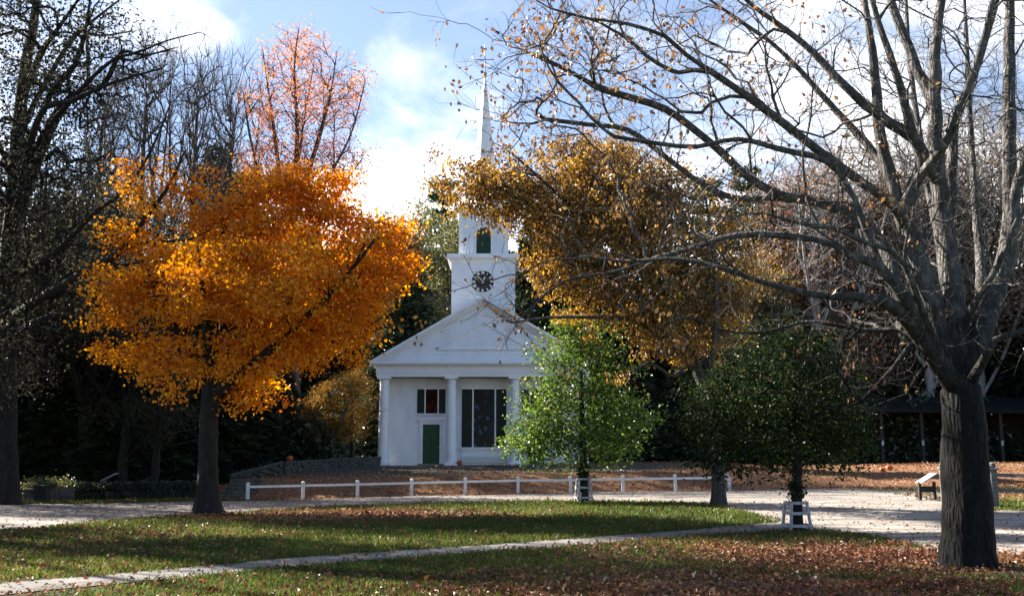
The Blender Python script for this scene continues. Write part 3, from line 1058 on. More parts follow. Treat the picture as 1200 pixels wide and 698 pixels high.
    # arched louvres front and sides
    lw = 0.43; zl0 = zc1 + 0.04; zl1 = zz(275, Yb)
    lv = MB()
    arch = [(tc - lw, zl0), (tc + lw, zl0), (tc + lw, zl1)] + [(tc + lw * math.cos(q), zl1 + lw * math.sin(q)) for q in np.linspace(0.15, math.pi - 0.15, 10)] + [(tc - lw, zl1)]
    lv.hull_prism(arch, by - 0.03, by - 0.004)
    z = zl0 + 0.06
    while z < zl1:
        lv.beam((tc - lw, by - 0.05, z), (tc + lw, by - 0.05, z), 0.05, 0.03)
        z += 0.13
    lv.build('louver', M['louver'], belfry)
    al = MB()
    al.box(tc - lw - 0.09, tc - lw, by - 0.06, by - 0.003, zl0, zl1)
    al.box(tc + lw, tc + lw + 0.09, by - 0.06, by - 0.003, zl0, zl1)
    qs = np.linspace(0, math.pi, 11)
    for q0, q1 in zip(qs[:-1], qs[1:]):
        al.beam((tc + (lw + 0.045) * math.cos(q0), by - 0.032, zl1 + (lw + 0.045) * math.sin(q0)), (tc + (lw + 0.045) * math.cos(q1), by - 0.032, zl1 + (lw + 0.045) * math.sin(q1)), 0.055, 0.09, up=(0, 1, 0.001))
    al.build('louver_surround', M['white'], belfry)
    # lantern stage under the spire, then the octagonal spire
    Ys = Y0 + yc
    zs0 = zbt + 0.2
    ztip = zz(88, Ys)
    sp = MB()
    a8 = math.pi / 8
    sp.lathe(tc, yc, [(1.18, zs0), (1.18, zs0 + 0.35), (1.05, zs0 + 0.42), (0.97, zs0 + 0.5), (0.045, ztip)], 8, a8)
    spire = sp.build('spire', M['white'], root)
    fn = MB()
    fn.lathe(tc, yc, [(0.0, ztip - 0.12), (0.10, ztip - 0.05), (0.13, ztip + 0.06), (0.10, ztip + 0.17), (0.03, ztip + 0.24), (0.022, zz(52, Ys)), (0.0, zz(51, Ys))], 10)
    fn.build('finial', M['iron'], spire, True)
    va = MB(); ca = MB()
    zv = zz(70, Ys)
    ca.beam((tc - 0.55, yc, zv), (tc + 0.55, yc, zv), 0.045)
    ca.beam((tc, yc - 0.55, zv), (tc, yc + 0.55, zv), 0.045)
    for s in (-1, 1):
        ca.lathe(tc + s * 0.5, yc, [(0, zv - 0.07), (0.06, zv), (0, zv + 0.07)], 8)
    zv2 = zz(58, Ys)
    va.hull_prism([(tc - 0.30, zv2 + 0.06), (tc - 0.12, zv2 - 0.02), (tc + 0.12, zv2 - 0.05), (tc + 0.10, zv2 + 0.10), (tc - 0.08, zv2 + 0.08), (tc - 0.26, zv2 + 0.24)], yc - 0.015, yc + 0.015)
    va.build('weather_vane', M['iron'], spire)
    ca.build('direction_arms', M['iron'], spire)

    # ---- clock
    ccx = P(565.8, 330, Yt).x - cx; ccz = zz(330, Yt); cr = 0.655
    # profile turned to face the front: build disc as prism in x,z
    def disc(r, y0, y1, n=48):
        m = MB()
        m.hull_prism([(ccx + r * math.cos(2 * math.pi * i / n), ccz + r * math.sin(2 * math.pi * i / n)) for i in range(n)], y0, y1)
        return m
    clock = disc(cr, ty - 0.05, ty - 0.003).build('clock', M['black'], root)
    rim = MB(); n = 48
    for i in range(n):
        q0 = 2 * math.pi * i / n; q1 = 2 * math.pi * (i + 1) / n
        r = cr + 0.03
        rim.beam((ccx + r * math.cos(q0), ty - 0.04, ccz + r * math.sin(q0)), (ccx + r * math.cos(q1), ty - 0.04, ccz + r * math.sin(q1)), 0.07, 0.055, up=(0, 1, 0.001))
    rim.build('rim', M['white'], clock)
    roman = ['XII', 'I', 'II', 'III', 'IV', 'V', 'VI', 'VII', 'VIII', 'IX', 'X', 'XI']
    for h in range(12):
        q = math.pi / 2 - h * math.pi / 6
        cu = bpy.data.curves.new('numeral', 'FONT')
        cu.body = roman[h]
        cu.size = 0.25; cu.align_x = 'CENTER'; cu.align_y = 'CENTER'
        cu.extrude = 0.006; cu.offset = 0.010; cu.space_character = 0.8
        ob = bpy.data.objects.new('numeral', cu)
        COL.objects.link(ob)
        dg = bpy.context.evaluated_depsgraph_get()
        me = bpy.data.meshes.new_from_object(ob.evaluated_get(dg))
        bpy.data.objects.remove(ob)
        me.materials.clear(); me.materials.append(M['clock_white'])
        nm = link_mesh('numeral', me, clock)
        r = cr * 0.79
        # text lies in xy: stand it up facing -y and turn it radially
        nm.matrix_basis = Matrix.Translation((ccx + r * math.cos(q), ty - 0.060, ccz + r * math.sin(q))) @ Matrix.Rotation(math.pi / 2, 4, 'X') @ Matrix.Rotation(q - math.pi / 2, 4, 'Z') @ Matrix.Diagonal((0.78, 1, 1, 1))
    def hand(minute_frac, length, w, y):
        q = math.pi / 2 - 2 * math.pi * minute_frac
        m = MB()
        u = (math.cos(q), math.sin(q)); v = (-u[1], u[0])
        pts = [(-0.12, 0.6), (length * 0.7, 1.0), (length, 0.05), (length * 0.7, -1.0), (-0.12, -0.6)]
        m.hull_prism([(ccx + u[0] * a + v[0] * b * w, ccz + u[1] * a + v[1] * b * w) for a, b in pts], y - 0.012, y)
        return m.build('hand', M['clock_white'], clock)
    hand(53 / 60, cr * 0.74, 0.026, ty - 0.075)
    hand((12 + 53 / 60) / 12 % 1, cr * 0.55, 0.034, ty - 0.095)
    return root


def shutter(x0, x1, yf, z0, z1, parent):
    s = MB()
    w = 0.05
    s.box(x0, x0 + w, yf - 0.055, yf - 0.003, z0, z1)
    s.box(x1 - w, x1, yf - 0.055, yf - 0.003, z0, z1)
    zs = [z0, (z0 + z1) / 2, z1]
    for z in (z0, (z0 + z1) / 2 - w, z1 - w * 1.5):
        s.box(x0 + w, x1 - w, yf - 0.054, yf - 0.004, z, z + w * 1.5)
    z = z0 + 0.1
    while z < z1 - 0.1:
        s.beam((x0 + w, yf - 0.028, z), (x1 - w, yf - 0.028, z + 0.0), 0.045, 0.02)
        z += 0.085
    s.box(x0 + w, x1 - w, yf - 0.012, yf - 0.005, z0 + 0.02, z1 - 0.02)
    return s.build('shutter', M['shutter'], parent)


build_church()


# ================================================================== fences, walls, small things
def rail_fence():
    pts = [G(px, py) for px, py in ((290, 585.5), (355, 583.8), (419, 582.2), (482, 580.7), (545, 579.3), (607, 578.2), (669, 577.2), (730, 576.2), (792, 575.2), (855, 574.2))]
    root = empty('rail_fence', pts[0], 'long low white post and rail fence along the gravel road before the church', 'fence')
    o = pts[0]
    for i, p in enumerate(pts):
        q = p - o
        m = MB()
        h = 0.66
        m.box(q.x - 0.065, q.x + 0.065, q.y - 0.065, q.y + 0.065, q.z - 0.2, q.z + h, 0.012)
        m.lathe(q.x, q.y, [(0.085, q.z + h + 0.001), (0.085, q.z + h + 0.025), (0.06, q.z + h + 0.05), (0.0, q.z + h + 0.075)], 10)
        tilt = Matrix.Translation(q) @ Matrix.Rotation(random.gauss(0, R(1.2)), 4, 'Y') @ Matrix.Rotation(random.gauss(0, R(1.2)), 4, 'X') @ Matrix.Translation(-q)
        bmesh.ops.transform(m.bm, matrix=tilt, verts=m.bm.verts)
        m.build('post', M['fence_white'], root)
    for a, b in zip(pts[:-1], pts[1:]):
        u = (b - a).normalized()
        m = MB()
        m.beam((a - o) + u * 0.066 + Vector((0, 0, 0.54)), (b - o) - u * 0.066 + Vector((0, 0, 0.54)), 0.075, 0.095)
        m.build('rail', M['fence_white'], root)


rail_fence()


def tree_guard(base, h, w0, w1, label):
    """tapered white wooden guard of four posts and three tiers of rails"""
    root = empty('tree_guard', base, label, 'tree guard', 'wooden tree guards', rz=R(8))
    c = [(-1, -1), (1, -1), (1, 1), (-1, 1)]
    for sx, sy in c:
        MB().beam((sx * w0, sy * w0, -0.05), (sx * w1, sy * w1, h), 0.055, 0.055, up=(0, 1, 0)).build('leg', M['guard'], root)
    for f in (0.20, 0.62, 0.97):
        w = w0 + (w1 - w0) * f
        for (a, b) in ((0, 1), (1, 2), (2, 3), (3, 0)):
            p = Vector((c[a][0] * w, c[a][1] * w, h * f)); q = Vector((c[b][0] * w, c[b][1] * w, h * f))
            n = (p + q).normalized(); n.z = 0
            out = Vector((n.x, n.y, 0)).normalized() * 0.04
            MB().beam(p + out, q + out, 0.022, 0.065).build('rail', M['guard'], root)


def dry_wall(name, label, pts, h, t, mat, cap=True, rows=3):
    o = pts[0]
    root = empty(name, o, label, 'stone wall')
    m = MB()
    cp = MB()
    for a, b in zip(pts[:-1], pts[1:]):
        L = (b - a).length
        u = (b - a) / L
        v = Vector((-u.y, u.x, 0)).normalized()
        for r in range(rows):
            s = 0.0
            hz = h / rows
            while s < L:
                l = min(random.uniform(0.25, 0.75), L - s + 0.02)
                c = a + u * (s + l / 2) - o
                z0 = c.z + r * hz - (0.15 if r == 0 else 0); z1 = c.z + (r + 1) * hz * random.uniform(0.985, 1.0)
                d = t / 2 * random.uniform(0.85, 1.05)
                bm = m.bm
                vs = []
                for sx, sy, zz in ((-1, -1, z0), (1, -1, z0), (1, 1, z0), (-1, 1, z0), (-1, -1, z1), (1, -1, z1), (1, 1, z1), (-1, 1, z1)):
                    q = c + u * sx * (l / 2 - 0.012) + v * sy * d
                    vs.append(bm.verts.new((q.x + random.gauss(0, .012), q.y + random.gauss(0, .012), zz + random.gauss(0, .010))))
                for f in ((3, 2, 1, 0), (4, 5, 6, 7), (0, 1, 5, 4), (1, 2, 6, 5), (2, 3, 7, 6), (3, 0, 4, 7)):
                    bm.faces.new([vs[i] for i in f])
                s += l
        if cap:
            s = 0
            while s < L - 0.05:
                l = min(random.uniform(0.7, 1.3), L - s)
                p = a + u * (s + 0.01) - o + Vector((0, 0, h + 0.05)); q = a + u * (s + l - 0.01) - o + Vector((0, 0, h + 0.05))
                cp.beam(p, q, t * 1.12, 0.10)
                s += l
    bmesh.ops.bevel(m.bm, geom=list(m.bm.edges), offset=0.015, segments=1, affect='EDGES')
    m.build('stone_courses', mat, root)
    if cap: cp.build('cap_stones', M['dark_stone'], root)


def Gy(px, Y):
    x = (px - 600) / F * Y / 1.0
    # keep pixel column at ground level
    for _ in range(4):
        z = float(H(x, Y)); dpt = CP * Y + (z - EYE) * SP
        x = (px - 600) / F * dpt
    return Vector((x, Y, float(H(x, Y))))


dry_wall('stone_wall', 'long dark dry stone wall with pale cap stones running left from the church corner',
         [Gy(268, 50.5), Gy(330, 51.8), Gy(395, 54), Gy(442, 56.5)], 0.50, 0.55, M['dark_stone'], True, 3)
dry_wall('garden_wall', 'short low grey stone wall at the road edge beside the big dark trunk at far left',
         [Gy(27, 42.4), Gy(86, 43.0)], 0.50, 0.4, M['dark_stone'], False, 3)


def stone_steps():
    p = Gy(274, 44.6)
    root = empty('stone_steps', p, 'flight of grey stone steps climbing the bank at the left end of the white fence', 'steps')
    for i in range(5):
        m = MB()
        z = i * 0.16
        m.box(-0.62 - 0.02 * i, 0.62 + 0.02 * i, i * 0.45, i * 0.45 + 0.62, z - 0.15, z + 0.16 - 0.012, 0.02)
        m.build('step', M['dark_stone'], root)


stone_steps()


def pumpkin(p, r, label):
    root = empty('pumpkin', p, label, 'pumpkin')
    m = MB()
    n = 24
    b = m.bm
    rings = []
    for i in range(9):
        ph = -math.pi / 2 + math.pi * i / 8
        rr = r * math.cos(ph) ** 0.8 if 0 < i < 8 else r * 0.12
        zz = r * 0.78 * (math.sin(ph) + 1)
        rings.append([b.verts.new((rr * (1 + 0.07 * math.cos(8 * 2 * math.pi * k / n)) * math.cos(2 * math.pi * k / n), rr * (1 + 0.07 * math.cos(8 * 2 * math.pi * k / n)) * math.sin(2 * math.pi * k / n), zz)) for k in range(n)])
    for i in range(8):
        for k in range(n):
            j = (k + 1) % n
            b.faces.new((rings[i][k], rings[i][j], rings[i + 1][j], rings[i + 1][k]))
    b.faces.new(rings[0][::-1]); b.faces.new(rings[-1])
    m.build('body', M['pumpkin'], root, True)
    MB().lathe(0, 0, [(r * 0.14, r * 1.5), (r * 0.09, r * 1.66), (r * 0.11, r * 1.8)], 8).build('stem', M['stem'], root, True)


p = Gy(339, 52.1); pumpkin(p + Vector((0, 0, 0.60)), 0.17, 'orange pumpkin on top of the dark stone wall')
pumpkin(Vector((P(538.5, 545, 57.45).x, 57.42, 1.372)), 0.16, 'red-orange pumpkin at the foot of a portico column')
p = Gy(1034, 50.5); pumpkin(p, 0.14, 'lower red-orange pumpkin on the sunlit leaf bank at right')
p = Gy(1042, 51.5); pumpkin(p, 0.17, 'taller red-orange pumpkin on the sunlit leaf bank before the shed')


def info_board(p, rz, h, label, w=0.75):
    root = empty('information_board', p, label, 'information board', 'slanted boards on dark stands', rz)
    m = MB()
    m.box(-0.3, -0.22, -0.05, 0.05, -0.1, h - 0.16); m.box(0.22, 0.3, -0.05, 0.05, -0.1, h - 0.16)
    m.box(-0.219, 0.219, -0.03, 0.03, h * 0.35, h * 0.6)
    m.build('stand', M['dark_wood'], root)
    b = MB(); b.beam((-w / 2, 0, h - 0.20), (w / 2, 0, h + 0.12), 0.5, 0.035)
    b.build('panel', M['pale_board'], root)


info_board(Gy(127, 44.5) , R(5), 0.98, 'pale slanted board standing over the dark hedge at left', 0.62)
info_board(Gy(1087, 35.5), R(5), 0.78, 'pale slanted board on dark stand just left of the big bare trunk', 0.55)


def wooden_bin():
    p = Gy(49, 41.2)
    root = empty('wooden_bin', p, 'dark square wooden bin before the low grey stone wall', 'bin')
    m = MB(); m.box(-0.24, 0.24, -0.22, 0.22, 0, 0.62, 0.01)
    for i in range(5): m.box(-0.235 + i * 0.098, -0.16 + i * 0.098, -0.245, -0.223, 0.03, 0.60)
    m.build('body', M['dark_wood'], root)
    MB().box(-0.28, 0.28, -0.27, 0.26, 0.622, 0.67, 0.01).build('lid', M['dark_wood'], root)


wooden_bin()


def post_fence():
    pts = [Gy(1108, 33.4), Gy(1166, 32.2), Gy(1226, 31.4), Gy(1290, 30.8)]
    o = pts[1]
    root = empty('post_fence', o, 'grey rail fence with a pale capped post right of the big bare trunk', 'fence')
    for p in pts:
        q = p - o
        m = MB(); h = 1.12
        m.box(q.x - 0.10, q.x + 0.10, q.y - 0.10, q.y + 0.10, q.z - 0.2, q.z + h, 0.015)
        ps = m.build('post', M['grey_wood'], root)
        c = MB(); c.box(q.x - 0.15, q.x + 0.15, q.y - 0.15, q.y + 0.15, q.z + h, q.z + h + 0.06, 0.01)
        c.lathe(q.x, q.y, [(0.07, q.z + h + 0.06), (0.12, q.z + h + 0.13), (0.09, q.z + h + 0.22), (0, q.z + h + 0.25)], 12)
        c.build('cap', M['grey_wood'], ps, True)
    for a, b in zip(pts[:-1], pts[1:]):
        u = (b - a).normalized()
        for z in (0.98, 0.52):
            MB().beam((a - o) + u * 0.101 + Vector((0, 0, z)), (b - o) - u * 0.101 + Vector((0, 0, z)), 0.06, 0.11).build('rail', M['grey_wood'], root)


post_fence()


def horse_shed():
    a = Gy(985, 61.5)
    L = 26.0
    ang = R(8)
    root = empty('open_shed', a, 'long low dark open-fronted shed in the shade behind the gravel yard at right', 'shed', rz=ang)
    m = MB()
    m.box(0, L, 5.0, 5.15, -0.3, 3.2)
    m.box(0, 0.15, 0.2, 5.0, -0.3, 3.0); m.box(L - 0.15, L, 0.2, 5.0, -0.3, 3.0)
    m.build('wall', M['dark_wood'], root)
    r = MB()
    r.hull_prism([(0, 0)] * 0 or [(0, 3.1), (L + 0.001, 3.1), (L + 0.001, 3.25), (0, 3.25)], -0.35, -0.2)
    bm = r.bm
    vs = [bm.verts.new(c) for c in ((-0.3, -0.5, 3.1), (L + .3, -0.5, 3.1), (L + .3, 5.5, 4.3), (-0.3, 5.5, 4.3), (-0.3, -0.5, 3.22), (L + .3, -0.5, 3.22), (L + .3, 5.5, 4.42), (-0.3, 5.5, 4.42))]
    for f in ((3, 2, 1, 0), (4, 5, 6, 7), (0, 1, 5, 4), (1, 2, 6, 5), (2, 3, 7, 6), (3, 0, 4, 7)): bm.faces.new([vs[i] for i in f])
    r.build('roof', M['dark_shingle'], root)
    for i in range(11):
        x = 0.1 + i * (L - 0.2) / 10
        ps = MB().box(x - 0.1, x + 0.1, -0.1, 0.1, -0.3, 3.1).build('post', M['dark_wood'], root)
        if i in (1, 2, 4):
            MB().box(x - 0.08, x + 0.08, -0.125, -0.102, 1.15, 1.45, 0.01).build('plaque', M['pale_board'], ps)


horse_shed()

# ================================================================== sky and sun
SUN_AZ = R(33)         # behind the left side of the picture
SUN_EL = R(34)
sd = Vector((-math.cos(SUN_AZ) * math.cos(SUN_EL), math.sin(SUN_AZ) * math.cos(SUN_EL), math.sin(SUN_EL)))
sl = bpy.data.lights.new('sun', 'SUN')
sl.energy = 5.0
sl.angle = R(0.5)
sl.color = (1.0, 0.93, 0.82)
so = bpy.data.objects.new('sun', sl)
COL.objects.link(so)
so.rotation_euler = (-sd).to_track_quat('-Z', 'Y').to_euler()
so.location = sd * 200

w = bpy.data.worlds.new('World')
scene.world = w
w.use_nodes = True
N = w.node_tree.nodes; L = w.node_tree.links
N.clear()
wo = N.new('ShaderNodeOutputWorld')
bg = N.new('ShaderNodeBackground'); bg.inputs['Strength'].default_value = 0.05
sky = N.new('ShaderNodeTexSky'); sky.sky_type = 'NISHITA'; sky.sun_disc = False
sky.sun_elevation = SUN_EL
sky.sun_rotation = math.atan2(sd.x, sd.y)
sky.air_density = 0.75; sky.dust_density = 0.2; sky.ozone_density = 2.0
# clouds as seen on a layer overhead: direction / height
tc = N.new('ShaderNodeTexCoord')
sx = N.new('ShaderNodeSeparateXYZ'); L.new(tc.outputs['Generated'], sx.inputs[0])
zc = N.new('ShaderNodeMath'); zc.operation = 'ADD'; zc.inputs[1].default_value = 0.22; L.new(sx.outputs['Z'], zc.inputs[0])
zm = N.new('ShaderNodeMath'); zm.operation = 'MAXIMUM'; zm.inputs[1].default_value = 0.08; L.new(zc.outputs[0], zm.inputs[0])
dx = N.new('ShaderNodeMath'); dx.operation = 'DIVIDE'; L.new(sx.outputs['X'], dx.inputs[0]); L.new(zm.outputs[0], dx.inputs[1])
dy = N.new('ShaderNodeMath'); dy.operation = 'DIVIDE'; L.new(sx.outputs['Y'], dy.inputs[0]); L.new(zm.outputs[0], dy.inputs[1])
cv = N.new('ShaderNodeCombineXYZ'); L.new(dx.outputs[0], cv.inputs['X']); L.new(dy.outputs[0], cv.inputs['Y'])
cv.inputs['Z'].default_value = 5.2
cn = N.new('ShaderNodeTexNoise'); cn.inputs['Scale'].default_value = 1.5; cn.inputs['Detail'].default_value = 9; cn.inputs['Roughness'].default_value = 0.55
cn.inputs['Distortion'].default_value = 0.35
L.new(cv.outputs[0], cn.inputs['Vector'])
cr = ramp_node(N, [(0.385, (0.10, 0.10, 0.10)), (0.555, (1, 1, 1))]); cr.color_ramp.interpolation = 'EASE'
# the cloud bank lies to the north (ahead); overhead and to the south the sky is clear
cm = N.new('ShaderNodeMapRange'); cm.interpolation_type = 'SMOOTHSTEP'
cm.inputs['From Min'].default_value = 0.25; cm.inputs['From Max'].default_value = 0.75
L.new(sx.outputs['Y'], cm.inputs['Value'])
# lower parts of the bank are thicker
lo = N.new('ShaderNodeMapRange'); lo.inputs['From Min'].default_value = 0.30; lo.inputs['From Max'].default_value = 0.05
lo.inputs['To Min'].default_value = 0.0; lo.inputs['To Max'].default_value = 0.13
L.new(sx.outputs['Z'], lo.inputs['Value'])
ca = N.new('ShaderNodeMath'); ca.operation = 'ADD'
L.new(cn.outputs['Fac'], ca.inputs[0]); L.new(lo.outputs[0], ca.inputs[1])
L.new(ca.outputs[0], cr.inputs['Fac'])
cf = N.new('ShaderNodeMath'); cf.operation = 'MULTIPLY'
L.new(cr.outputs['Color'], cf.inputs[0]); L.new(cm.outputs[0], cf.inputs[1])
mx = N.new('ShaderNodeMix'); mx.data_type = 'RGBA'
L.new(cf.outputs[0], mx.inputs['Factor']); L.new(sky.outputs[0], mx.inputs['A'])
mx.inputs['B'].default_value = (7.6, 7.6, 7.8, 1)
L.new(mx.outputs['Result'], bg.inputs['Color'])
L.new(bg.outputs[0], wo.inputs['Surface'])

vs = scene.view_settings
scene.display_settings.display_device = 'sRGB'
vs.view_transform = 'Standard'
vs.look = 'None'
vs.exposure = 2.3
vs.gamma = 1.0
vs.use_curve_mapping = False
scene.render.engine = 'CYCLES'
cy = scene.cycles
cy.use_denoising = True
try: cy.denoiser = 'OPENIMAGEDENOISE'
except Exception: pass
cy.max_bounces = 5; cy.diffuse_bounces = 2; cy.glossy_bounces = 2; cy.transmission_bounces = 4; cy.transparent_max_bounces = 4
cy.sample_clamp_indirect = 4.0
cy.caustics_reflective = False; cy.caustics_refractive = False


# ================================================================== trees
def px_path(L, Y):
    """[(px, py, dY, width_px)] -> points and radii"""
    pts = []; rad = []
    for px, py, dy, wpx in L:
        y = Y + dy
        p = P(px, py, y)
        pts.append(np.array(p)); rad.append(wpx / 2 * (y * CP + (p.z - EYE) * SP) / F)
    return pts, rad


# ---------- the big bare maple on the right
def big_bare_maple():
    g = G(1134, 664); Y = g.y
    t = Tree(120000)
    tp, tr = px_path([(1133, 600, 0, 54), (1131, 540, 0, 52), (1129, 490, 0, 48), (1126, 455, 0.05, 46)], Y)
    tp = [np.array(g) - np.array([0, 0, 0.25]), np.array(g) + np.array([0, 0, 0.15])] + tp
    tr = [0.37, 0.36] + tr
    t.limb(tp, tr, seg=0.12, ok_from=2, jit=0.004, tip=False)
    specs = [
        # (px, py, dY, width)
        [(1118, 462, -.1, 34), (1092, 415, -.4, 28), (1062, 372, -.8, 24), (1035, 354, -1.1, 21), (999, 348, -1.4, 15), (954, 345, -1.5, 12), (903, 333, -1.5, 10), (865, 321, -1.4, 8), (820, 307, -1.2, 6), (782, 303, -1.0, 5), (730, 306, -.6, 3), (690, 300, -.4, 2)],
        [(1098, 425, -.3, 20), (1078, 398, -.3, 13), (1059, 389, -.2, 10), (1010, 386, .1, 8), (960, 377, .3, 7), (939, 377, .5, 7), (899, 389, .6, 5.5), (867, 390, .7, 5), (842, 386, .8, 4), (820, 374, .9, 3.5), (786, 372, 1.0, 2)],
        [(1084, 400, -.6, 20), (1062, 352, -1.0, 20), (1030, 312, -1.2, 16), (999, 300, -1.2, 13), (975, 285, -1.0, 11), (954, 280, -.9, 10), (889, 274, -.7, 8), (844, 280, -.5, 7), (803, 293, -.2, 5), (769, 302, 0, 4), (720, 318, .4, 3), (660, 330, .7, 2), (610, 372, .9, 1.4)],
        [(1070, 360, .2, 16), (1040, 300, .6, 15), (1012, 262, .8, 12), (999, 252, .9, 10), (961, 237, 1.1, 8), (920, 231, 1.3, 7), (865, 233, 1.5, 6), (820, 214, 1.7, 5), (775, 180, 1.9, 4), (735, 152, 2.0, 3), (690, 146, 2.1, 2), (640, 140, 2.2, 1.4)],
        [(1116, 455, .1, 40), (1101, 390, .2, 36), (1091, 346, .3, 32), (1068, 282, .4, 27), (1050, 230, .5, 22), (1032, 160, .5, 18), (1024, 75, .5, 14), (1015, 10, .5, 10), (1000, -90, .4, 7), (985, -170, .3, 4)],
        [(1062, 268, .2, 18), (1046, 240, 0, 16), (1010, 214, -.3, 14), (970, 185, -.6, 12), (905, 135, -1, 10), (850, 95, -1.3, 8.5), (805, 65, -1.5, 7), (780, 43, -1.6, 6), (735, 28, -1.7, 4), (690, 22, -1.8, 3), (645, 10, -1.8, 2)],
        [(1100, 235, .3, 20), (1081, 180, .1, 19), (1040, 142, 0, 17), (1000, 110, 0, 14), (940, 50, .2, 11), (880, 5, .3, 8), (820, -50, .4, 6), (760, -90, .5, 3)],
        [(1046, 215, .7, 15), (1016, 170, .9, 13), (980, 130, 1.1, 11), (915, 60, 1.3, 8), (860, 20, 1.5, 6), (800, -20, 1.6, 4), (740, -45, 1.7, 2.5)],
        [(1040, 300, -.9, 14), (1000, 232, -1.2, 11), (970, 190, -1.3, 10), (915, 175, -1.5, 7), (865, 163, -1.6, 5), (815, 172, -1.7, 4), (770, 168, -1.8, 3), (720, 160, -1.8, 2)],
        [(920, 231, 1.3, 6), (880, 210, 1.1, 6), (830, 165, .9, 5), (780, 128, .8, 5), (730, 112, .7, 4), (700, 102, .6, 3), (660, 80, .5, 2), (620, 62, .4, 1.4)],
        [(1128, 450, .2, 44), (1116, 340, .4, 34), (1104, 247, .6, 28), (1096, 186, .7, 24), (1095, 125, .8, 20), (1097, 43, .9, 15), (1106, -20, 1, 12), (1116, -120, 1.1, 7), (1118, -200, 1.1, 3)],
        [(1100, 215, .4, 18), (1075, 172, 0, 15), (1054, 100, -.3, 12), (1029, 25, -.5, 9), (1008, -45, -.7, 6), (990, -110, -.8, 3)],
        [(1095, 150, .9, 18), (1088, 111, 1, 17), (1068, 64, 1.2, 15), (1043, 0, 1.5, 12), (1020, -70, 1.7, 8), (1000, -130, 1.9, 4)],
        [(1124, 430, .6, 26), (1114, 300, 1, 20), (1113, 247, 1.1, 18), (1116, 180, 1.2, 16), (1119, 143, 1.3, 14), (1143, 82, 1.4, 12), (1165, 11, 1.5, 10), (1182, -60, 1.6, 6), (1200, -130, 1.7, 3)],
        [(1102, 225, -.2, 16), (1112, 160, -.5, 13), (1125, 125, -.7, 11), (1146, 70, -.9, 9), (1160, 15, -1, 8), (1170, -50, -1, 5)],
        [(1136, 452, .1, 42), (1150, 388, .2, 34), (1172, 326, .4, 28), (1185, 262, .5, 26), (1183, 180, .7, 20), (1182, 72, .9, 17), (1184, 0, 1, 14), (1186, -90, 1.1, 9), (1188, -180, 1.2, 4)],
        [(1183, 240, .5, 18), (1200, 190, .3, 17), (1222, 130, .1, 14), (1240, 50, 0, 11), (1255, -40, 0, 7), (1265, -120, 0, 3)],
        [(1133, 400, -.1, 16), (1148, 345, -.5, 11), (1166, 319, -.7, 9), (1180, 290, -.9, 8), (1188, 268, -1, 7), (1202, 240, -1.1, 6), (1240, 200, -1.3, 4), (1280, 150, -1.4, 2)],
        [(1152, 458, -.25, 20), (1157, 415, -.5, 13), (1166, 398, -.6, 10), (1205, 385, -.7, 8), (1250, 360, -.8, 6), (1300, 350, -.8, 3)],
        [(1110, 448, -.35, 17), (1082, 368, -.8, 12), (1060, 310, -1.1, 10), (1043, 293, -1.3, 9), (1017, 285, -1.6, 7), (980, 269, -2, 6), (940, 262, -2.3, 4), (890, 250, -2.5, 3), (850, 255, -2.6, 2)],
        [(1113, 330, .9, 16), (1090, 230, 1.8, 12), (1075, 140, 2.5, 9), (1065, 60, 3, 7), (1060, -30, 3.2, 4)],
        [(1145, 400, .6, 18), (1148, 300, 1.8, 14), (1140, 200, 2.6, 10), (1135, 100, 3, 8), (1130, 0, 3.3, 5), (1128, -80, 3.4, 3)],
        # low drooping pale shoot over the dark green tree
        [(1078, 398, -.3, 8), (1062, 410, -.5, 5), (1048, 430, -.6, 4), (1030, 450, -.7, 3.2), (1010, 470, -.8, 2.6), (985, 480, -.8, 2), (965, 478, -.8, 1.3)],
        [(1090, 412, .4, 8), (1075, 440, .5, 5), (1062, 462, .6, 4), (1040, 470, .7, 3), (1018, 478, .7, 2)],
    ]
    for s in specs:
        pts, rad = px_path(s, Y)
        rad = [r * (0.44 + 0.33 * min(max((q[0] - 720) / 330, 0), 1)) for r, q in zip(rad, s)]
        par = t.near(pts[0])
        pts[0] = t.pos[par].copy()
        t.limb(pts, rad, par=par, seg=0.22, ok_from=0.12, jit=0.02)
    # fine branches: targets around the limbs
    n0 = t.n
    m = t.minr[:n0]
    w = np.where(m < 0.11, 1.0, 0.10) * (t.pos[:n0, 2] > 3.2)
    w /= w.sum()
    def cloud(n, sd):
        i = rng.choice(n0, n, p=w)
        A = t.pos[i] + rng.normal(0, 1, (n, 3)) * np.array([sd, sd * 1.2, sd * .8]) + np.array([-0.15, 0, 0.22])
        return A[A[:, 2] > 2.7]
    t.attract(cloud(650, 1.0), seg=0.22, k1=1.1, up=0.35, lift=0.15, jit=0.12)
    t.attract(cloud(2100, 0.8), seg=0.16, k1=0.9, up=0.3, lift=0.12, jit=0.14)
    # outer sprays reaching left over the church sky, and drooping sprays under the low limbs
    A = []
    for (px, py, sx_, sy_, n, dy) in ((650, 60, 55, 45, 150, .2), (740, 80, 70, 60, 160, 0), (620, 150, 35, 25, 50, 1.2), (830, 60, 70, 50, 130, 0), (700, 30, 60, 30, 90, -1), (1030, 430, 40, 28, 80, -.2), (980, 415, 40, 20, 40, 0),
                                      (600, 365, 22, 20, 14, .6), (950, 200, 70, 60, 140, 0), (1090, 150, 70, 90, 160, .5), (1160, 150, 40, 110, 120, .3)):
        for _ in range(n):
            A.append(np.array(P(px + random.gauss(0, sx_), py + random.gauss(0, sy_), Y + dy + random.gauss(0, 1.0))))
    t.attract(A, seg=0.16, k1=1.0, up=0.15, lift=0.08, jit=0.12)
    t.twigs(2, 0.42, 0.9, 3, 0.1)
    t.radii(0.0028, 0.28)
    tips = np.array(t.tips)
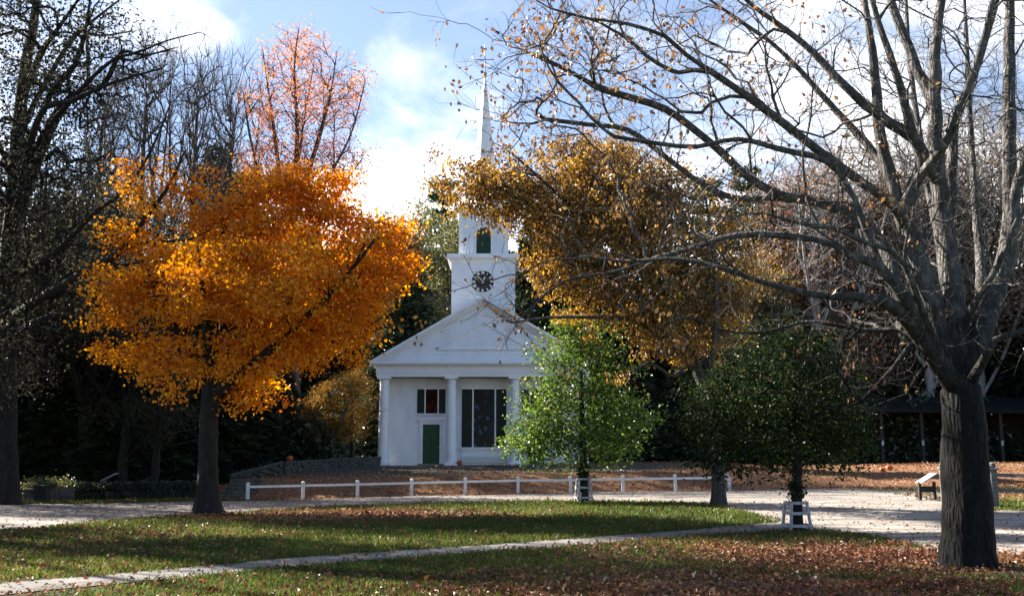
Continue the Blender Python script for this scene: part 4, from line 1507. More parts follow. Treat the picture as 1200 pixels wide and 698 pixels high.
    def keep(p):
        # the last leaves hang on at the far left of the crown
        f = 0.42 * (1 - ss(-0.8, 4.2, p[:, 0])) + 0.09 * (1 - ss(5, 7, p[:, 0]))
        return rng.random(len(p)) < f
    crown = foliage(t, 1.8, 0.08, 0.092, leaf_mat('clinging_leaf', [(0.05, (0.07, 0.025, 0.012)), (0.4, (0.17, 0.07, 0.025)), (0.75, (0.42, 0.19, 0.04)), (1, (0.5, 0.33, 0.08))], 0.3, 0.06), g, keep=keep, drop=1.2, up=-0.2)
    root = empty('bare_maple', g, 'huge bare grey maple with many forking limbs at right, the nearest tree', 'tree')
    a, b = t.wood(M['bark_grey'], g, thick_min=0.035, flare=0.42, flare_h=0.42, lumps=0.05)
    tk = link_mesh('trunk', a, root)
    link_mesh('crown', b, root)
    link_mesh('leaves', crown, root)
    return root


big_bare_maple()


# ---------- the orange maple at left
def orange_maple():
    g = G(244, 602); Y = g.y
    t = Tree(60000)
    pts, rad = px_path([(243, 585, 0, 24), (243, 540, 0, 22), (245, 490, 0, 21), (247, 455, 0, 21), (246, 410, .1, 16), (250, 350, .2, 13), (258, 300, .3, 9), (265, 260, .4, 4)], Y)
    t.limb([np.array(g) - [0, 0, .2]] + pts, [0.34] + rad, seg=0.25, ok_from=0.42, jit=0.01)
    for s in ([(248, 470, 0, 15), (275, 440, -.3, 12), (310, 415, -.6, 10), (350, 380, -.9, 8), (400, 330, -1.2, 5), (440, 280, -1.4, 3)],
              [(246, 440, 0, 13), (215, 400, .5, 10), (185, 350, .8, 6), (168, 310, 1, 3), (162, 285, 1, 1.5)],
              [(248, 425, .1, 12), (280, 350, 1, 10), (320, 280, 1.6, 7), (350, 210, 2, 3)],
              [(246, 430, 0, 12), (240, 370, -1.2, 8), (236, 320, -2, 5), (232, 290, -2.5, 2)]):
        pts, rad = px_path(s, Y)
        par = t.near(pts[0])
        t.limb(pts, rad, par=par, seg=0.3, ok_from=0.2, jit=0.02)
    L = px_lumps([(345, 205, 34, 26), (395, 225, 32, 28), (300, 230, 30, 24), (330, 245, 48, 46), (290, 275, 50, 40), (372, 250, 40, 38), (405, 300, 62, 52), (446, 285, 42, 46), (430, 345, 46, 40), (390, 380, 52, 42), (340, 395, 60, 48), (300, 440, 42, 36), (285, 470, 22, 14), (335, 330, 70, 55, -2.2), (340, 320, 70, 55, 2.4),
                  (235, 255, 42, 40), (205, 220, 38, 34), (165, 205, 34, 28), (150, 260, 32, 40), (185, 300, 46, 42), (150, 345, 34, 34), (195, 370, 50, 42), (240, 420, 46, 30), (175, 415, 36, 26), (135, 370, 34, 44), (125, 400, 24, 30), (205, 445, 44, 26), (130, 300, 26, 34), (160, 425, 30, 24), (245, 330, 60, 55, -2), (240, 320, 60, 50, 2.2), (290, 345, 55, 45)], Y, 1.0)
    A = np.vstack([lump_points(L, 1150, 0.42), lump_points([(c, r * 1.22) for c, r in L], 330, 0.25)])
    A = A[A[:, 2] > 2.9]
    t.attract(A, seg=0.35, k1=0.8, up=0.4, lift=0.2, jit=0.1)
    t.radii(0.007, 0.26)
    zlo, zhi = 3.0, 11.5
    def hue(p):
        # redder towards the top, yellower below: as the tree turns
        f = 0.68 - 0.48 * np.clip((p[:, 2] - zlo) / (zhi - zlo), 0, 1) + rng.normal(0, 0.22, len(p))
        return np.clip(f, 0, 1)
    # thinner on the left side
    def keep(p):
        return rng.random(len(p)) < (0.32 + 0.40 * ss(-11.8, -7.5, p[:, 0]))
    crown = foliage(t, 76, 0.29, 0.118, M['leaf_orange'], g, keep=keep, hue_fn=hue, aspect=0.85, flat=0.5, up=0.35, drop=0.5)
    plant_tree('orange_maple', 'blazing orange sugar maple with dark trunk on the lawn left of the church', g, t, M['bark_dark'], crown, flare=0.7, flare_h=0.5)


orange_maple()


# ---------- the golden oak in front of the tower
def golden_oak():
    g = G(842, 591); Y = g.y
    t = Tree(60000)
    pts, rad = px_path([(842, 560, 0, 15), (838, 520, 0.1, 14), (828, 470, 0.3, 13), (812, 420, 0.5, 11), (785, 360, .8, 9), (755, 300, 1, 7), (720, 230, 1.2, 5), (700, 175, 1.3, 2.5)], Y)
    t.limb([np.array(g) - [0, 0, .2]] + pts, [0.23] + rad, seg=0.25, ok_from=0.42, jit=0.012)
    for s in ([(815, 430, .5, 9), (780, 400, 0, 7), (740, 375, -.4, 6), (690, 372, -.7, 4), (640, 372, -1, 3), (600, 378, -1.2, 2)],
              [(800, 390, .7, 8), (740, 335, 1.5, 7), (670, 290, 2, 5), (610, 250, 2.2, 3), (555, 215, 2.3, 1.6)],
              [(826, 465, .3, 9), (835, 420, -.5, 7), (840, 360, -1, 6), (835, 290, -1.2, 4), (825, 220, -1.2, 2)],
              [(770, 330, 1, 7), (700, 270, 0, 6), (640, 215, -.8, 4), (600, 180, -1.2, 2)],
              [(812, 425, .5, 7), (790, 440, 0, 4.5), (760, 425, -.3, 3), (735, 440, -.5, 2)]):
        pts, rad = px_path(s, Y)
        par = t.near(pts[0])
        t.limb(pts, rad, par=par, seg=0.3, ok_from=0.25, jit=0.03)
    L = px_lumps([(650, 220, 68, 52), (600, 235, 45, 42), (570, 225, 32, 30), (700, 210, 70, 50), (760, 225, 62, 45), (680, 285, 72, 58), (658, 300, 34, 45), (740, 290, 72, 60), (800, 260, 60, 55), (855, 300, 45, 50), (700, 350, 56, 40), (760, 355, 72, 45), (820, 330, 55, 50), (785, 390, 55, 40), (840, 380, 45, 42),
                  (700, 190, 50, 30, 1.5), (740, 260, 80, 60, -1.5), (690, 250, 90, 60, 2)], Y, 0.85)
    A = lump_points(L, 1150, 0.45)
    A = np.vstack([A, lump_points([(c, r * 1.25) for c, r in L], 300, 0.25)])
    # sprigs over the spire and tower
    for (px, py, n) in ((520, 205, 10), (540, 225, 10), (560, 200, 14), (575, 360, 10), (600, 335, 10), (555, 340, 5), (585, 378, 6)):
        for _ in range(n):
            A = np.vstack([A, np.array(P(px + random.gauss(0, 14), py + random.gauss(0, 12), Y + random.gauss(0, .8)))])
    t.attract(A, seg=0.3, k1=0.8, up=0.3, lift=0.15, jit=0.12)
    t.twigs(1, 0.5, 0.9, 2)
    t.radii(0.006, 0.2)
    def keep(p):
        lo = (p[:, 2] < 6.6) & (p[:, 0] < 1.3)
        right = 0.68 + 0.32 * (1 - ss(4.2, 7.2, p[:, 0]))
        cl = (p[:, 0] < P(612, 300, Y).x) & (p[:, 2] < P(600, 268, Y).z)
        return rng.random(len(p)) < np.where(cl, 0.03, np.where(lo, 0.30, right * 0.72))
    def hue(p):
        return np.clip(0.36 + rng.normal(0, 0.27, len(p)) + 0.22 * (1 - ss(0, 3, p[:, 0])) * (p[:, 2] < 9), 0, 1)
    crown = foliage(t, 31, 0.19, 0.155, M['leaf_oak'], g, keep=keep, hue_fn=hue, aspect=0.5, flat=0.8, up=0.0, drop=0.9)
    plant_tree('golden_oak', 'thinning golden brown oak hiding the right side of the church tower', g, t, M['bark_brown'], crown, flare=0.5)


golden_oak()


# ---------- two young trees in white guards
def young_tree(px, py, lumps, mat, name, label, n, per, size, bark, wpx, guard, keepf=None, sg=0.26):
    g = G(px, py); Y = g.y
    t = Tree(40000)
    top = min(l[1] - l[3] for l in lumps)
    pts, rad = px_path([(px, py - 30, 0, wpx), (px - 1, (py + top) / 2 + 30, 0, wpx * .8), (px - 3, (py + top) / 2 - 30, .1, wpx * .5), (px - 2, top + 20, .1, wpx * .15)], Y)
    t.limb([np.array(g) - [0, 0, .15]] + pts, [wpx / 2 * Y / F * 1.15] + rad, seg=0.15, ok_from=0.22, jit=0.01)
    L = px_lumps(lumps, Y, 1.0)
    t.attract(lump_points(L, n, 0.5), seg=0.2, k1=0.8, up=0.35, lift=0.2, jit=0.1)
    t.radii(0.005, wpx / 2 * Y / F)
    crown = foliage(t, per, sg, size, mat, g, keep=keepf, aspect=0.6, flat=0.7, up=0.6)
    root = plant_tree(name, label, g, t, bark, crown, flare=0.25)
    # a tuft of shaded sprouts on the trunk above the guard
    k = Y / F
    c = np.array([0, 0, (py - (py - guard[2])) * k])
    pos = rng.normal(0, 1, (500, 3)) * np.array([guard[3] * k, guard[3] * k, guard[4] * k]) + c
    link_mesh('foliage', leaf_cards(pos, rng.uniform(.5, 1, 500) * size, rng.random(500), M['leaf_dkgreen'], drop=0.8), root)
    tree_guard(g, guard[0] * k, guard[1] / 2 * k, guard[1] / 2 * k * 0.72, guard[5])


young_tree(684, 588, [(660, 415, 40, 42), (645, 470, 42, 40), (690, 400, 38, 30), (700, 450, 52, 50), (640, 515, 48, 34), (690, 510, 62, 40), (735, 490, 34, 32), (665, 380, 24, 18), (720, 520, 36, 26), (612, 525, 26, 20)],
           M['leaf_green'], 'young_green_tree', 'young bright green leafy tree before the church portico', 620, 22, 0.15, M['bark_dark'], 9,
           (27, 17, 32, 3.2, 6, 'small far white wooden guard around the foot of the bright green tree'))
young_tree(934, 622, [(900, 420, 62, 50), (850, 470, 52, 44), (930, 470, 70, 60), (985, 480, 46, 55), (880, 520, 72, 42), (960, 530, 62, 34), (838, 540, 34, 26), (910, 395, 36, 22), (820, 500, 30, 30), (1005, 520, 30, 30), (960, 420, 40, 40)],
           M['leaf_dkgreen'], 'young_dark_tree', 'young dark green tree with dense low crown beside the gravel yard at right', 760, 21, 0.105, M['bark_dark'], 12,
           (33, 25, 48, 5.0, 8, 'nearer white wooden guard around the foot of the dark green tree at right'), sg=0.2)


# ---------- the big dark tree at the far left
def dark_tree():
    g = G(8, 591); Y = g.y
    t = Tree(90000)
    pts, rad = px_path([(8, 560, 0, 30), (6, 500, 0, 28), (6, 420, 0, 26), (10, 330, 0, 24), (16, 230, 0, 22), (22, 150, 0, 19), (30, 80, 0, 16), (42, 10, 0, 12), (50, -70, 0, 8), (52, -130, 0, 4)], Y)
    rad = [r * 0.8 for r in rad]
    t.limb([np.array(g) - [0, 0, .2]] + pts, [0.45] + rad, seg=0.35, ok_from=0.3, jit=0.01)
    for s in ([(28, 120, 0, 11), (50, 60, -1, 8), (78, 20, -2, 6), (95, -5, -3, 4)],
              [(22, 160, 0, 12), (60, 85, 1, 9), (85, 45, 2, 7), (108, 25, 2.5, 5), (140, 0, 3, 3)],
              [(20, 190, 0, 13), (60, 110, -1, 9), (88, 75, -1.5, 7), (101, 30, -2, 5), (108, -20, -2, 3)],
              [(18, 215, 0, 13), (50, 160, -2, 10), (90, 110, -3, 8), (130, 72, -4, 6), (160, 62, -4.5, 5), (195, 48, -5, 3), (235, 38, -5, 1.6)],
              [(16, 250, 0, 13), (60, 138, 2, 10), (100, 105, 3, 8), (103, 40, 3.5, 5), (120, 42, 4, 4), (165, 35, 4, 2)],
              [(14, 270, 0, 13), (70, 130, -1, 11), (120, 100, -2, 7), (142, 62, -2.5, 6), (170, 65, -3, 4), (210, 55, -3, 2)],
              [(14, 275, 0, 14), (45, 140, -3, 11), (85, 118, -3.5, 9), (130, 98, -4, 6), (190, 80, -4, 3)],
              [(12, 330, 0, 15), (60, 300, -3, 11), (110, 250, -5, 8), (150, 220, -6, 6), (180, 170, -6, 4), (200, 120, -6, 2)],
              [(10, 380, 0, 18), (55, 345, -3, 15), (110, 312, -5, 14), (138, 295, -6, 13), (165, 262, -6.5, 9), (195, 222, -7, 6), (215, 180, -7, 3)],
              [(112, 311, -5, 11), (150, 325, -6, 8), (185, 330, -6.5, 6), (225, 320, -7, 4), (262, 300, -7, 2)],
              [(145, 285, -6, 7), (180, 283, -6.5, 5), (225, 280, -7, 3.5), (255, 262, -7, 2)],
              [(8, 400, 0, 15), (60, 370, 2, 10), (110, 380, 3, 7), (150, 400, 3.5, 4), (185, 440, 4, 2)],
              [(14, 200, 0, 10), (-30, 120, 1, 8), (-70, 60, 2, 5), (-90, 0, 2, 3)],
              [(10, 350, 0, 14), (-60, 300, 1, 10), (-130, 240, 2, 6), (-180, 180, 2, 3)]):
        pts, rad = px_path(s, Y)
        rad = [r * 0.68 for r in rad]
        par = t.near(pts[0])
        t.limb(pts, rad, par=par, seg=0.35, ok_from=0.15, jit=0.03)
    L = px_lumps([(40, 40, 60, 60), (80, 110, 70, 60), (130, 60, 70, 45), (60, 220, 70, 80), (140, 140, 60, 50), (60, 330, 80, 60), (150, 330, 70, 50), (40, 420, 60, 50), (200, 290, 50, 40), (-40, 200, 80, 160), (190, 90, 45, 45), (130, 230, 60, 50)], Y, 0.6)
    A = lump_points(L, 1700, 0.5)
    A[:, 1] -= 2.0
    t.attract(A, seg=0.4, k1=0.8, up=0.25, lift=0.1, jit=0.12)
    t.twigs(2, 0.7, 0.9, 2)
    t.radii(0.008, 0.42)
    def keep(p):
        f = 0.60 * (1 - ss(-17, -12.5, p[:, 0])) + 0.03
        return rng.random(len(p)) < f
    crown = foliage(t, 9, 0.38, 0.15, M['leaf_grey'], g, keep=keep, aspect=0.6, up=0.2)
    plant_tree('dark_oak', 'tall dark half-bare oak at the far left edge with limbs reaching right', g, t, M['bark_dark'], crown, flare=0.6)


dark_tree()


# ---------- kinds of background trees, built once each and copied
def proto(kind, seed, var=0):
    """unit-height-about-16 m tree at the origin; returns (wood mesh, crown mesh)"""
    global rng
    old = rng
    rng = np.random.default_rng(seed)
    t = Tree(40000)
    Ht = 16.0
    if kind in ('hemlock', 'pine'):
        t.limb([(0, 0, -.3), (0, 0, 5), (.1, .05, 10), (0, 0, Ht)], [0.26, 0.2, 0.12, 0.02], seg=0.6)
        wood = t.limb
        pos = []; sizes = []; hues = []; aims = []
        z = 1.4 if kind == 'hemlock' else 3.5
        while z < Ht - 0.2:
            f = z / Ht
            Rm = (3.6 * (1 - f) ** 0.85 + 0.25) if kind == 'hemlock' else (3.4 * (1 - f) ** 0.6 * (0.75 + 0.3 * math.sin(z * 2.1)) + 0.3)
            nb = rng.integers(5, 8)
            a0 = rng.random() * 6.28
            for b in range(nb):
                a = a0 + b * 6.283 / nb + rng.normal(0, .2)
                L = Rm * rng.uniform(0.65, 1.12)
                dz = -0.28 * L if kind == 'hemlock' else 0.22 * L
                par = t.near((0, 0, z))
                e = np.array([math.cos(a) * L, math.sin(a) * L, z + dz])
                mid = np.array([math.cos(a) * L * .5, math.sin(a) * L * .5, z + (0.06 * L if kind == 'hemlock' else 0.02 * L)])
                t.limb([t.pos[par], mid, e], [0.035 * (1 - f) + 0.012, 0.02 * (1 - f) + .01, 0.006], par=par, seg=0.5, tip=False)
                n = int(60 * L + 8)
                s = rng.random(n) ** 0.65
                side = rng.normal(0, 1, n) * (0.17 * L * (1.1 - s) + 0.12)
                bx = np.array([math.cos(a), math.sin(a), 0]); by = np.array([-math.sin(a), math.cos(a), 0])
                base = t.pos[par]
                c = (1 - s)[:, None] ** 2 * base + (2 * s * (1 - s))[:, None] * mid + (s ** 2)[:, None] * e
                q = c + side[:, None] * by + np.c_[np.zeros((n, 2)), rng.normal(-0.03, .08, n)]
                pos.append(q)
                aim = bx * 0.8 + np.sign(side)[:, None] * by * rng.uniform(.2, 1, n)[:, None] + rng.normal(0, .25, (n, 3)) + np.array([0, 0, -0.3 if kind == 'hemlock' else 0.25])
                aims.append(aim)
                sizes.append(rng.uniform(.22, .46, n)); hues.append(np.full(n, rng.random()))
            z += rng.uniform(0.36, 0.55) if kind == 'hemlock' else rng.uniform(0.65, 1.0)
        t.radii(0.008, 0.26)
        crown = leaf_cards(np.concatenate(pos), np.concatenate(sizes), np.concatenate(hues), M['needle'] if kind == 'hemlock' else M['needle_pine'], up=0.8, aspect=0.34, aim=np.concatenate(aims), fold=0.3)
        w = t.wood(M['bark_dark'], (0, 0, 0))[0]
    else:
        lean = rng.normal(0, .4, 2)
        fork = kind == 'bare'
        t.limb([(0, 0, -.3), (lean[0] * .2, lean[1] * .2, 3), (lean[0] * .6, lean[1] * .6, 7.5), (lean[0], lean[1], 12.5)], [0.27, 0.21, 0.14, 0.04], seg=0.4, ok_from=0.22, jit=0.03)
        ns = 5 if fork else 4
        for i in range(ns):
            a = i * 6.283 / ns + rng.normal(0, .3)
            z0 = rng.uniform(2.6, 6.0)
            par = t.near((lean[0] * z0 / 12, lean[1] * z0 / 12, z0))
            r1 = rng.uniform(1.6, 2.8); top = rng.uniform(11, 15)
            t.limb([t.pos[par], t.pos[par] + np.array([math.cos(a) * r1 * .5, math.sin(a) * r1 * .5, 2.2]), (math.cos(a) * r1 * 1.2, math.sin(a) * r1 * 1.2, (z0 + top) / 2 + 1), (math.cos(a) * r1 * 1.6, math.sin(a) * r1 * 1.6, top)],
                   [0.085, 0.07, 0.045, 0.012], par=par, seg=0.4, ok_from=0.15, jit=0.04)
        if kind == 'bare':
            L = [((0, 0, 11), (3.6, 3.6, 4.2)), ((0, 0, 13), (3, 3, 3)), ((0, 0, 8.5), (3.6, 3.6, 2.5))]
            t.attract(lump_points(L, 900, 0.55), seg=0.35, k1=1.2, up=1.2, lift=0.5, jit=0.08)
            t.twigs(3, 0.8, 0.6, 2, 0.5)
            t.radii(0.0075, 0.22)
            crown = None
            a, b = t.wood(M['bark_pale'] if var >= 10 else M['bark_brown'], (0, 0, 0), thick_min=0.05)
            rng = old
            return a, b
        L = []
        for i in range(9):
            a = rng.random() * 6.28; q = rng.uniform(0.4, 2.6)
            L.append(((math.cos(a) * q, math.sin(a) * q, rng.uniform(5.5, 13.2)), (rng.uniform(1.3, 2.2), rng.uniform(1.3, 2.2), rng.uniform(1.1, 1.9))))
        L.append(((0, 0, 14), (1.6, 1.6, 1.6)))
        if kind == 'canopy': L = [((rng.normal(0, 1.3), rng.normal(0, 1.3), rng.uniform(11.5, 14.5)), (1.6, 1.6, 1.2)) for _ in range(7)]
        spec = {'olive': (M['leaf_olive'], 34, .42, .19), 'gold': (M['leaf_gold'], 20, .42, .17), 'rust': (M['leaf_rust'], 13, .45, .16), 'coral': (M['leaf_coral'], 22, .4, .15), 'brown': (M['leaf_brown'], 9, .45, .16), 'dark': (M['leaf_dkgreen'], 34, .42, .19), 'grey': (M['leaf_grey'], 13, .5, .17), 'canopy': (M['leaf_grey'], 11, .5, .17)}[kind]
        t.attract(lump_points(L, 560, 0.5), seg=0.4, k1=0.9, up=0.5, lift=0.25, jit=0.1)
        if kind in ('rust', 'brown', 'coral'): t.twigs(2, 0.7, 0.8, 2, 0.3)
        t.radii(0.009, 0.27)
        crown = foliage(t, spec[1], spec[2], spec[3], spec[0], (0, 0, 0), aspect=0.7, flat=0.65, up=0.4)
        w = t.wood(M['bark_dark'], (0, 0, 0))[0]
    rng = old
    return w, crown


PROTO = {}
FIRST = {}


def bg_tree(kind, var, px, Y, top, label, group=None, name=None, wide=1.0, mats=None):
    """one background tree: foot at column px, distance Y, crown top at pixel row top"""
    key = (kind, var)
    if key not in PROTO: PROTO[key] = proto(kind, 100 + var * 17 + sum(map(ord, kind)), var)
    wmesh, cmesh = PROTO[key]
    b = Gy(px, Y)
    z = P(px, top, Y).z
    s = (z - b.z) / 16.0
    name = name or {'hemlock': 'hemlock_tree', 'pine': 'pine_tree', 'olive': 'olive_green_tree', 'gold': 'golden_beech', 'rust': 'rust_red_tree', 'brown': 'brown_tree', 'dark': 'dark_green_tree', 'bare': 'bare_tree', 'coral': 'coral_maple', 'grey': 'dull_olive_tree', 'canopy': 'tall_shade_tree'}[kind]
    if key in FIRST:
        return dup(FIRST[key], b, random.uniform(0, 6.28), (s * wide, s * wide, s), label, group)
    root = empty(name, b, label, 'tree', group, random.uniform(0, 6.28))
    root.scale = (s * wide, s * wide, s)
    link_mesh('trunk', wmesh, root)
    link_mesh('crown', cmesh, root)
    FIRST[key] = root
    return root


# the coral maple behind the orange one
def coral_maple():
    g = Gy(345, 60); Y = g.y
    t = Tree(40000)
    pts, rad = px_path([(345, 480, 0, 15), (343, 380, 0, 13), (342, 300, 0, 12), (343, 235, 0, 10)], Y)
    t.limb([np.array(g) - [0, 0, .2]] + pts, [0.33] + rad, seg=0.5, ok_from=0.7, jit=0.01)
    for s_ in ([(342, 290, 0, 8), (330, 220, .5, 6), (318, 130, 1, 4), (308, 60, 1.2, 2)], [(343, 260, 0, 8), (348, 160, -.5, 6), (345, 80, -.8, 4), (350, 35, -1, 2)],
               [(343, 270, 0, 8), (362, 200, .2, 6), (385, 120, .4, 4), (395, 60, .5, 2)], [(343, 290, 0, 7), (375, 225, -.5, 5), (410, 160, -1, 3.5), (428, 95, -1.2, 2)],
               [(343, 300, 0, 6), (385, 240, .6, 4), (425, 185, 1, 2)], [(342, 300, 0, 6), (315, 240, -.6, 4), (295, 170, -1, 3), (285, 110, -1.2, 1.5)], [(343, 245, 0, 6), (355, 150, 1.2, 4), (368, 75, 1.8, 2)]):
        pts, rad = px_path(s_, Y)
        rad = [r * 0.55 for r in rad]
        par = t.near(pts[0])
        t.limb(pts, rad, par=par, seg=0.4, ok_from=0.1, jit=0.02)
    L = px_lumps([(350, 70, 52, 42), (310, 110, 34, 55), (400, 110, 38, 48), (355, 140, 70, 55), (345, 200, 60, 40), (405, 190, 36, 32), (300, 190, 26, 35)], Y, 1.0)
    t.attract(lump_points(L, 900, 0.5), seg=0.35, k1=1.4, up=1.3, lift=0.5, jit=0.06)
    t.twigs(2, 0.7, 0.6, 2, 0.4)
    t.radii(0.008, 0.3)
    spots = [np.array(P(px, py, Y)) for px, py in ((350, 60), (365, 45), (418, 95), (432, 130), (335, 165), (350, 195), (330, 215), (415, 195), (385, 175), (310, 150), (355, 110), (395, 215), (300, 200))]
    def keep(p):
        d = np.min([np.linalg.norm((p - c)[:, [0, 2]], axis=1) for c in spots], axis=0)
        return rng.random(len(p)) < 0.22 + 0.65 * np.exp(-(d / 1.1) ** 2)
    crown = foliage(t, 9, 0.30, 0.13, M['leaf_coral'], g, keep=keep, aspect=0.8, up=0.2, drop=0.6)
    plant_tree('coral_maple', 'tall airy coral-leaved maple fanning out above the orange maple', g, t, M['bark_brown'], crown, flare=0.3)


coral_maple()
# bare trees against the blue sky, left
for i, (px, Y, top, lab) in enumerate(((150, 60, 10, 'bare tree against the sky just right of the dark oak'), (207, 64, 22, 'bare many-stemmed tree in the blue gap above the orange maple'), (250, 67, 40, 'smaller bare tree left of the coral maple'), (100, 62, 40, 'bare tree tangled behind the dark oak limbs'))):
    bg_tree('bare', i % 3, px, Y, top, lab, 'bare trees on the skyline at left', wide=0.55)
# conifers
bg_tree('hemlock', 0, 236, 80, 166, 'dark hemlock tip poking above the orange maple at left')
bg_tree('hemlock', 1, 270, 82, 190, 'dark hemlock with broad top between hemlock tip and coral maple')
bg_tree('pine', 0, 516, 80, 212, 'blue-green pine tip just left of the belfry')
bg_tree('olive', 0, 484, 70, 232, 'sunlit yellow-green broadleaf tree left of the belfry', wide=1.0)
bg_tree('olive', 1, 540, 74, 240, 'yellow-green tree crown directly behind the belfry')
bg_tree('olive', 2, 440, 78, 245, 'olive tree half hidden by the right edge of the orange maple')
for i, (px, Y, top, lab) in enumerate(((475, 66, 296, 'dark hemlock against the left slope of the church roof'), (430, 72, 312, 'dark hemlock left of the portico'), (510, 84, 300, 'dark hemlock behind the clock tower at left'), (395, 74, 330, 'dark hemlock behind the golden beech'), (630, 84, 250, 'dark hemlock behind the right of the tower'), (345, 76, 300, 'dark hemlock under the orange maple'))):
    bg_tree('hemlock', i % 3, px, Y, top, lab, wide=1.5)
# golden understorey left of the church
for i, (px, Y, top, lab) in enumerate(((412, 58.5, 425, 'golden beech shrub beside the left portico column'), (378, 57, 445, 'golden beech shrub at the middle of the stone wall'), (345, 59, 470, 'low golden beech at the shaded end of the wall'))):
    bg_tree('gold', i % 2, px, Y, top, lab, wide=1.5)
# low dark hemlocks filling the edge of the left woods
for i, (px, Y, top) in enumerate(((-25, 49, 420), (22, 50, 400), (60, 49, 430), (98, 51, 395), (135, 49, 425), (168, 51, 400), (200, 52, 420), (232, 53, 405), (268, 54, 425), (300, 57, 400), (325, 60, 420))):
    bg_tree('hemlock', i % 3, px, Y, top, 'small dark hemlock along the shaded edge of the left woods', 'small hemlocks edging the left woods', wide=2.1)
# left woods
for i, (kind, px, Y, top, lab) in enumerate((
        ('grey', 40, 50, 150, 'dull olive tree behind the trunk of the dark oak'), ('grey', 95, 48, 200, 'dull olive tree right of the dark oak trunk'), ('grey', -20, 46, 170, 'dull olive tree at the very left edge'),
        ('grey', 140, 47, 330, 'low dull olive tree left of the maple trunk'), ('olive', 70, 58, 225, 'paler olive tree in the left woods'), ('grey', 180, 46, 380, 'short dull tree in the shade behind the maple trunk'),
        ('hemlock', 160, 54, 300, 'dark hemlock in the left woods'), ('hemlock', 110, 60, 260, 'dark hemlock behind the dull olive trees'), ('hemlock', 30, 62, 240, 'dark hemlock deep in the left woods'), ('hemlock', 210, 55, 330, 'dark hemlock right behind the maple trunk'), ('hemlock', 290, 56, 360, 'dark hemlock at the left end of the stone wall'), ('hemlock', -40, 55, 220, 'dark hemlock beyond the left edge'))):
    bg_tree(kind, i % 3, px, Y, top, lab, wide=1.35)
# right woods
for i, (kind, px, Y, top, lab, wd) in enumerate((
        ('pine', 888, 74, 196, 'hazy pine top showing in the sky gap right of the golden oak', 1.0), ('pine', 842, 78, 212, 'dark pine top just right of the golden oak', 1.1), ('pine', 925, 80, 222, 'pine lower and right of the hazy one', 1.0),
        ('olive', 878, 70, 300, 'yellow-green tree behind the dark young tree', 1.0), ('gold', 920, 71, 270, 'golden tree behind the low limbs of the bare maple', 1.0), ('rust', 955, 74, 190, 'rusty red tree behind the bare maple limbs', 1.1), ('rust', 1010, 72, 225, 'rusty tree close left of the bare maple trunk', 1.0),
        ('brown', 985, 76, 170, 'brown-leaved tree above the rusty ones', 1.0), ('brown', 1060, 73, 190, 'thin brown tree behind the bare maple fork', 1.0), ('brown', 1120, 74, 175, 'thin brown tree behind the bare maple trunk', 1.0), ('brown', 1180, 75, 165, 'thin brown tree at the right edge', 1.1),
        ('bare', 1040, 75, 130, 'bare grey tree left of the maple fork', 1.0), ('bare', 1095, 73, 150, 'bare grey tree behind the maple fork', 1.0), ('bare', 1150, 74, 110, 'bare grey tree right of the maple fork', 1.0), ('bare', 1205, 76, 90, 'bare grey tree at the right edge', 1.0), ('bare', 965, 70, 165, 'bare grey tree in the brown woods', 1.0), ('bare', 860, 69, 320, 'low bare tree behind the dark young tree', 1.0),
        ('olive', 800, 70, 290, 'olive tree behind the golden oak', 1.0), ('brown', 810, 67, 360, 'low brown tree behind the golden oak trunk', 1.1))):
    bg_tree(kind, i % 3 + (10 if kind == 'bare' else 0), px, Y, top, lab, wide=wd)
for i, (px, Y, top) in enumerate(((660, 74, 300), (705, 70, 290), (750, 68, 330), (790, 72, 300), (835, 70, 310), (880, 74, 330), (930, 76, 330), (985, 78, 320), (1040, 76, 330), (1100, 78, 320), (1160, 76, 330), (1220, 74, 310), (745, 62, 400), (800, 63, 410), (850, 64, 400), (900, 66, 400), (960, 68, 380), (1275, 70, 300), (1330, 66, 280))):
    bg_tree('hemlock', i % 3, px, Y, top, 'dark hemlock in the deep shade of the woods right of the church', 'hemlocks right of the church', wide=1.6)
for i, (px, Y, top) in enumerate(((-60, 78, 260), (0, 76, 270), (60, 80, 280), (120, 76, 270), (180, 80, 290), (240, 78, 290), (300, 76, 300), (360, 80, 290), (420, 86, 290), (470, 92, 280), (530, 96, 280), (590, 92, 290), (640, 96, 280), (700, 92, 290))):
    bg_tree('hemlock', i % 3, px, Y, top, 'dark hemlock in the deep woods behind the clearing', 'hemlocks deep in the woods', wide=1.7)


# ---------- off to the left, trees whose shade falls over the lawn
for i, (x, y, h, kind, lab) in enumerate(((-21.5, 28.5, 17, 'grey', 'dull olive tree beyond the left edge shading the lawn'), (-18, 27, 14, 'grey', 'lower dull tree beyond the left edge'), (-27, 32, 28, 'canopy', 'tall high-crowned tree beyond the left edge'), (-32, 44, 18, 'grey', 'dull tree beyond the left edge behind the dark oak'), (-39, 51, 22, 'grey', 'taller dull tree far beyond the left edge'), (-26, 39, 13, 'grey', 'low dull tree beyond the left edge beside the road'), (-31, 37, 17, 'grey', 'dull tree beyond the left edge across the road'))):
    key = (kind, 0)
    if key not in FIRST: bg_tree(kind, 0, -220, 70, 250, 'dull tree beyond the left edge of the woods')
    o = dup(FIRST[key], Vector((x, y, float(H(x, y)))), random.uniform(0, 6), h / 16, lab)


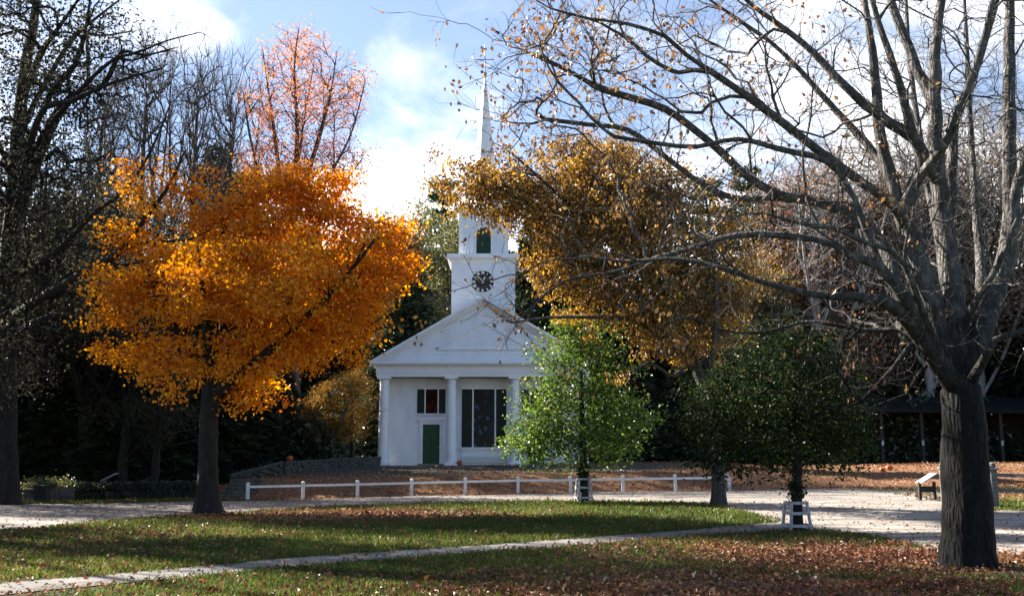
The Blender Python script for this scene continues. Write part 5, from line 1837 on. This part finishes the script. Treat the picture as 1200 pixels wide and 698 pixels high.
# ---------- hedge and undergrowth
def leaf_mass(name, pts_fn, n, size, mat, **kw):
    pos = pts_fn(n)
    hue = np.clip(0.5 + 0.3 * np.sin(pos[:, 0] * 1.1) + rng.normal(0, .2, n), 0, 1)
    me = leaf_cards(pos, size * rng.uniform(.6, 1.3, n), hue, mat)
    return tag(link_mesh(name, me), **kw)


def hedge():
    a = Gy(90, 44.0); b = Gy(236, 45.0)
    root = empty('clipped_hedge', a, 'low dark clipped hedge along the road left of the orange maple trunk', 'hedge')
    n = 14000
    f = rng.random(n)
    q = rng.uniform(-1, 1, (n, 2))
    e = np.sign(q) * np.abs(q) ** 0.5
    P0 = np.array(a); P1 = np.array(b)
    pos = P0 + (P1 - P0) * f[:, None] + np.c_[np.zeros(n), e[:, 0] * 0.5, 0.36 + e[:, 1] * 0.36 * (1 + 0.08 * np.sin(f * 40))] - P0
    link_mesh('foliage', leaf_cards(pos, rng.uniform(.05, .1, n), rng.random(n), M['needle']), root)
    t = Tree(4000)
    for i in range(12):
        c = (P1 - P0) * (i + .5) / 12
        t.limb([c + [0, 0, -.1], c + [0, 0, .25], c + [random.gauss(0, .1), random.gauss(0, .1), .6]], [.03, .02, .008], seg=.2)
    t.radii(.006, .03)
    link_mesh('stems', t.wood(M['bark_dark'], (0, 0, 0))[0], root)


hedge()


def pale_shrub():
    a = Gy(30, 43.6); b = Gy(84, 44.0)
    root = empty('low_shrub', a, 'low pale olive shrub growing behind the short grey stone wall', 'shrub')
    n = 3500
    f = rng.random(n)
    P0 = np.array(a); P1 = np.array(b)
    pos = (P1 - P0) * f[:, None] + rng.normal(0, 1, (n, 3)) * np.array([.15, .3, .16]) + np.array([0, .2, .55])
    link_mesh('foliage', leaf_cards(pos, rng.uniform(.06, .12, n), rng.random(n), M['leaf_olive']), root)


pale_shrub()


def under(n):
    f = rng.random(n)
    x = rng.uniform(-70, 75, n)
    y = rng.uniform(66, 76, n) + np.where(x < -9, -8, 0) + 3 * np.sin(x * .2)
    y = np.where((x > -9) & (x < 6), y + 14, y)
    z = H(x, y) + rng.random(n) ** 1.3 * (3.2 + 1.2 * np.sin(x * .5) + .8 * np.sin(x * 1.3))
    return np.c_[x, y, z]


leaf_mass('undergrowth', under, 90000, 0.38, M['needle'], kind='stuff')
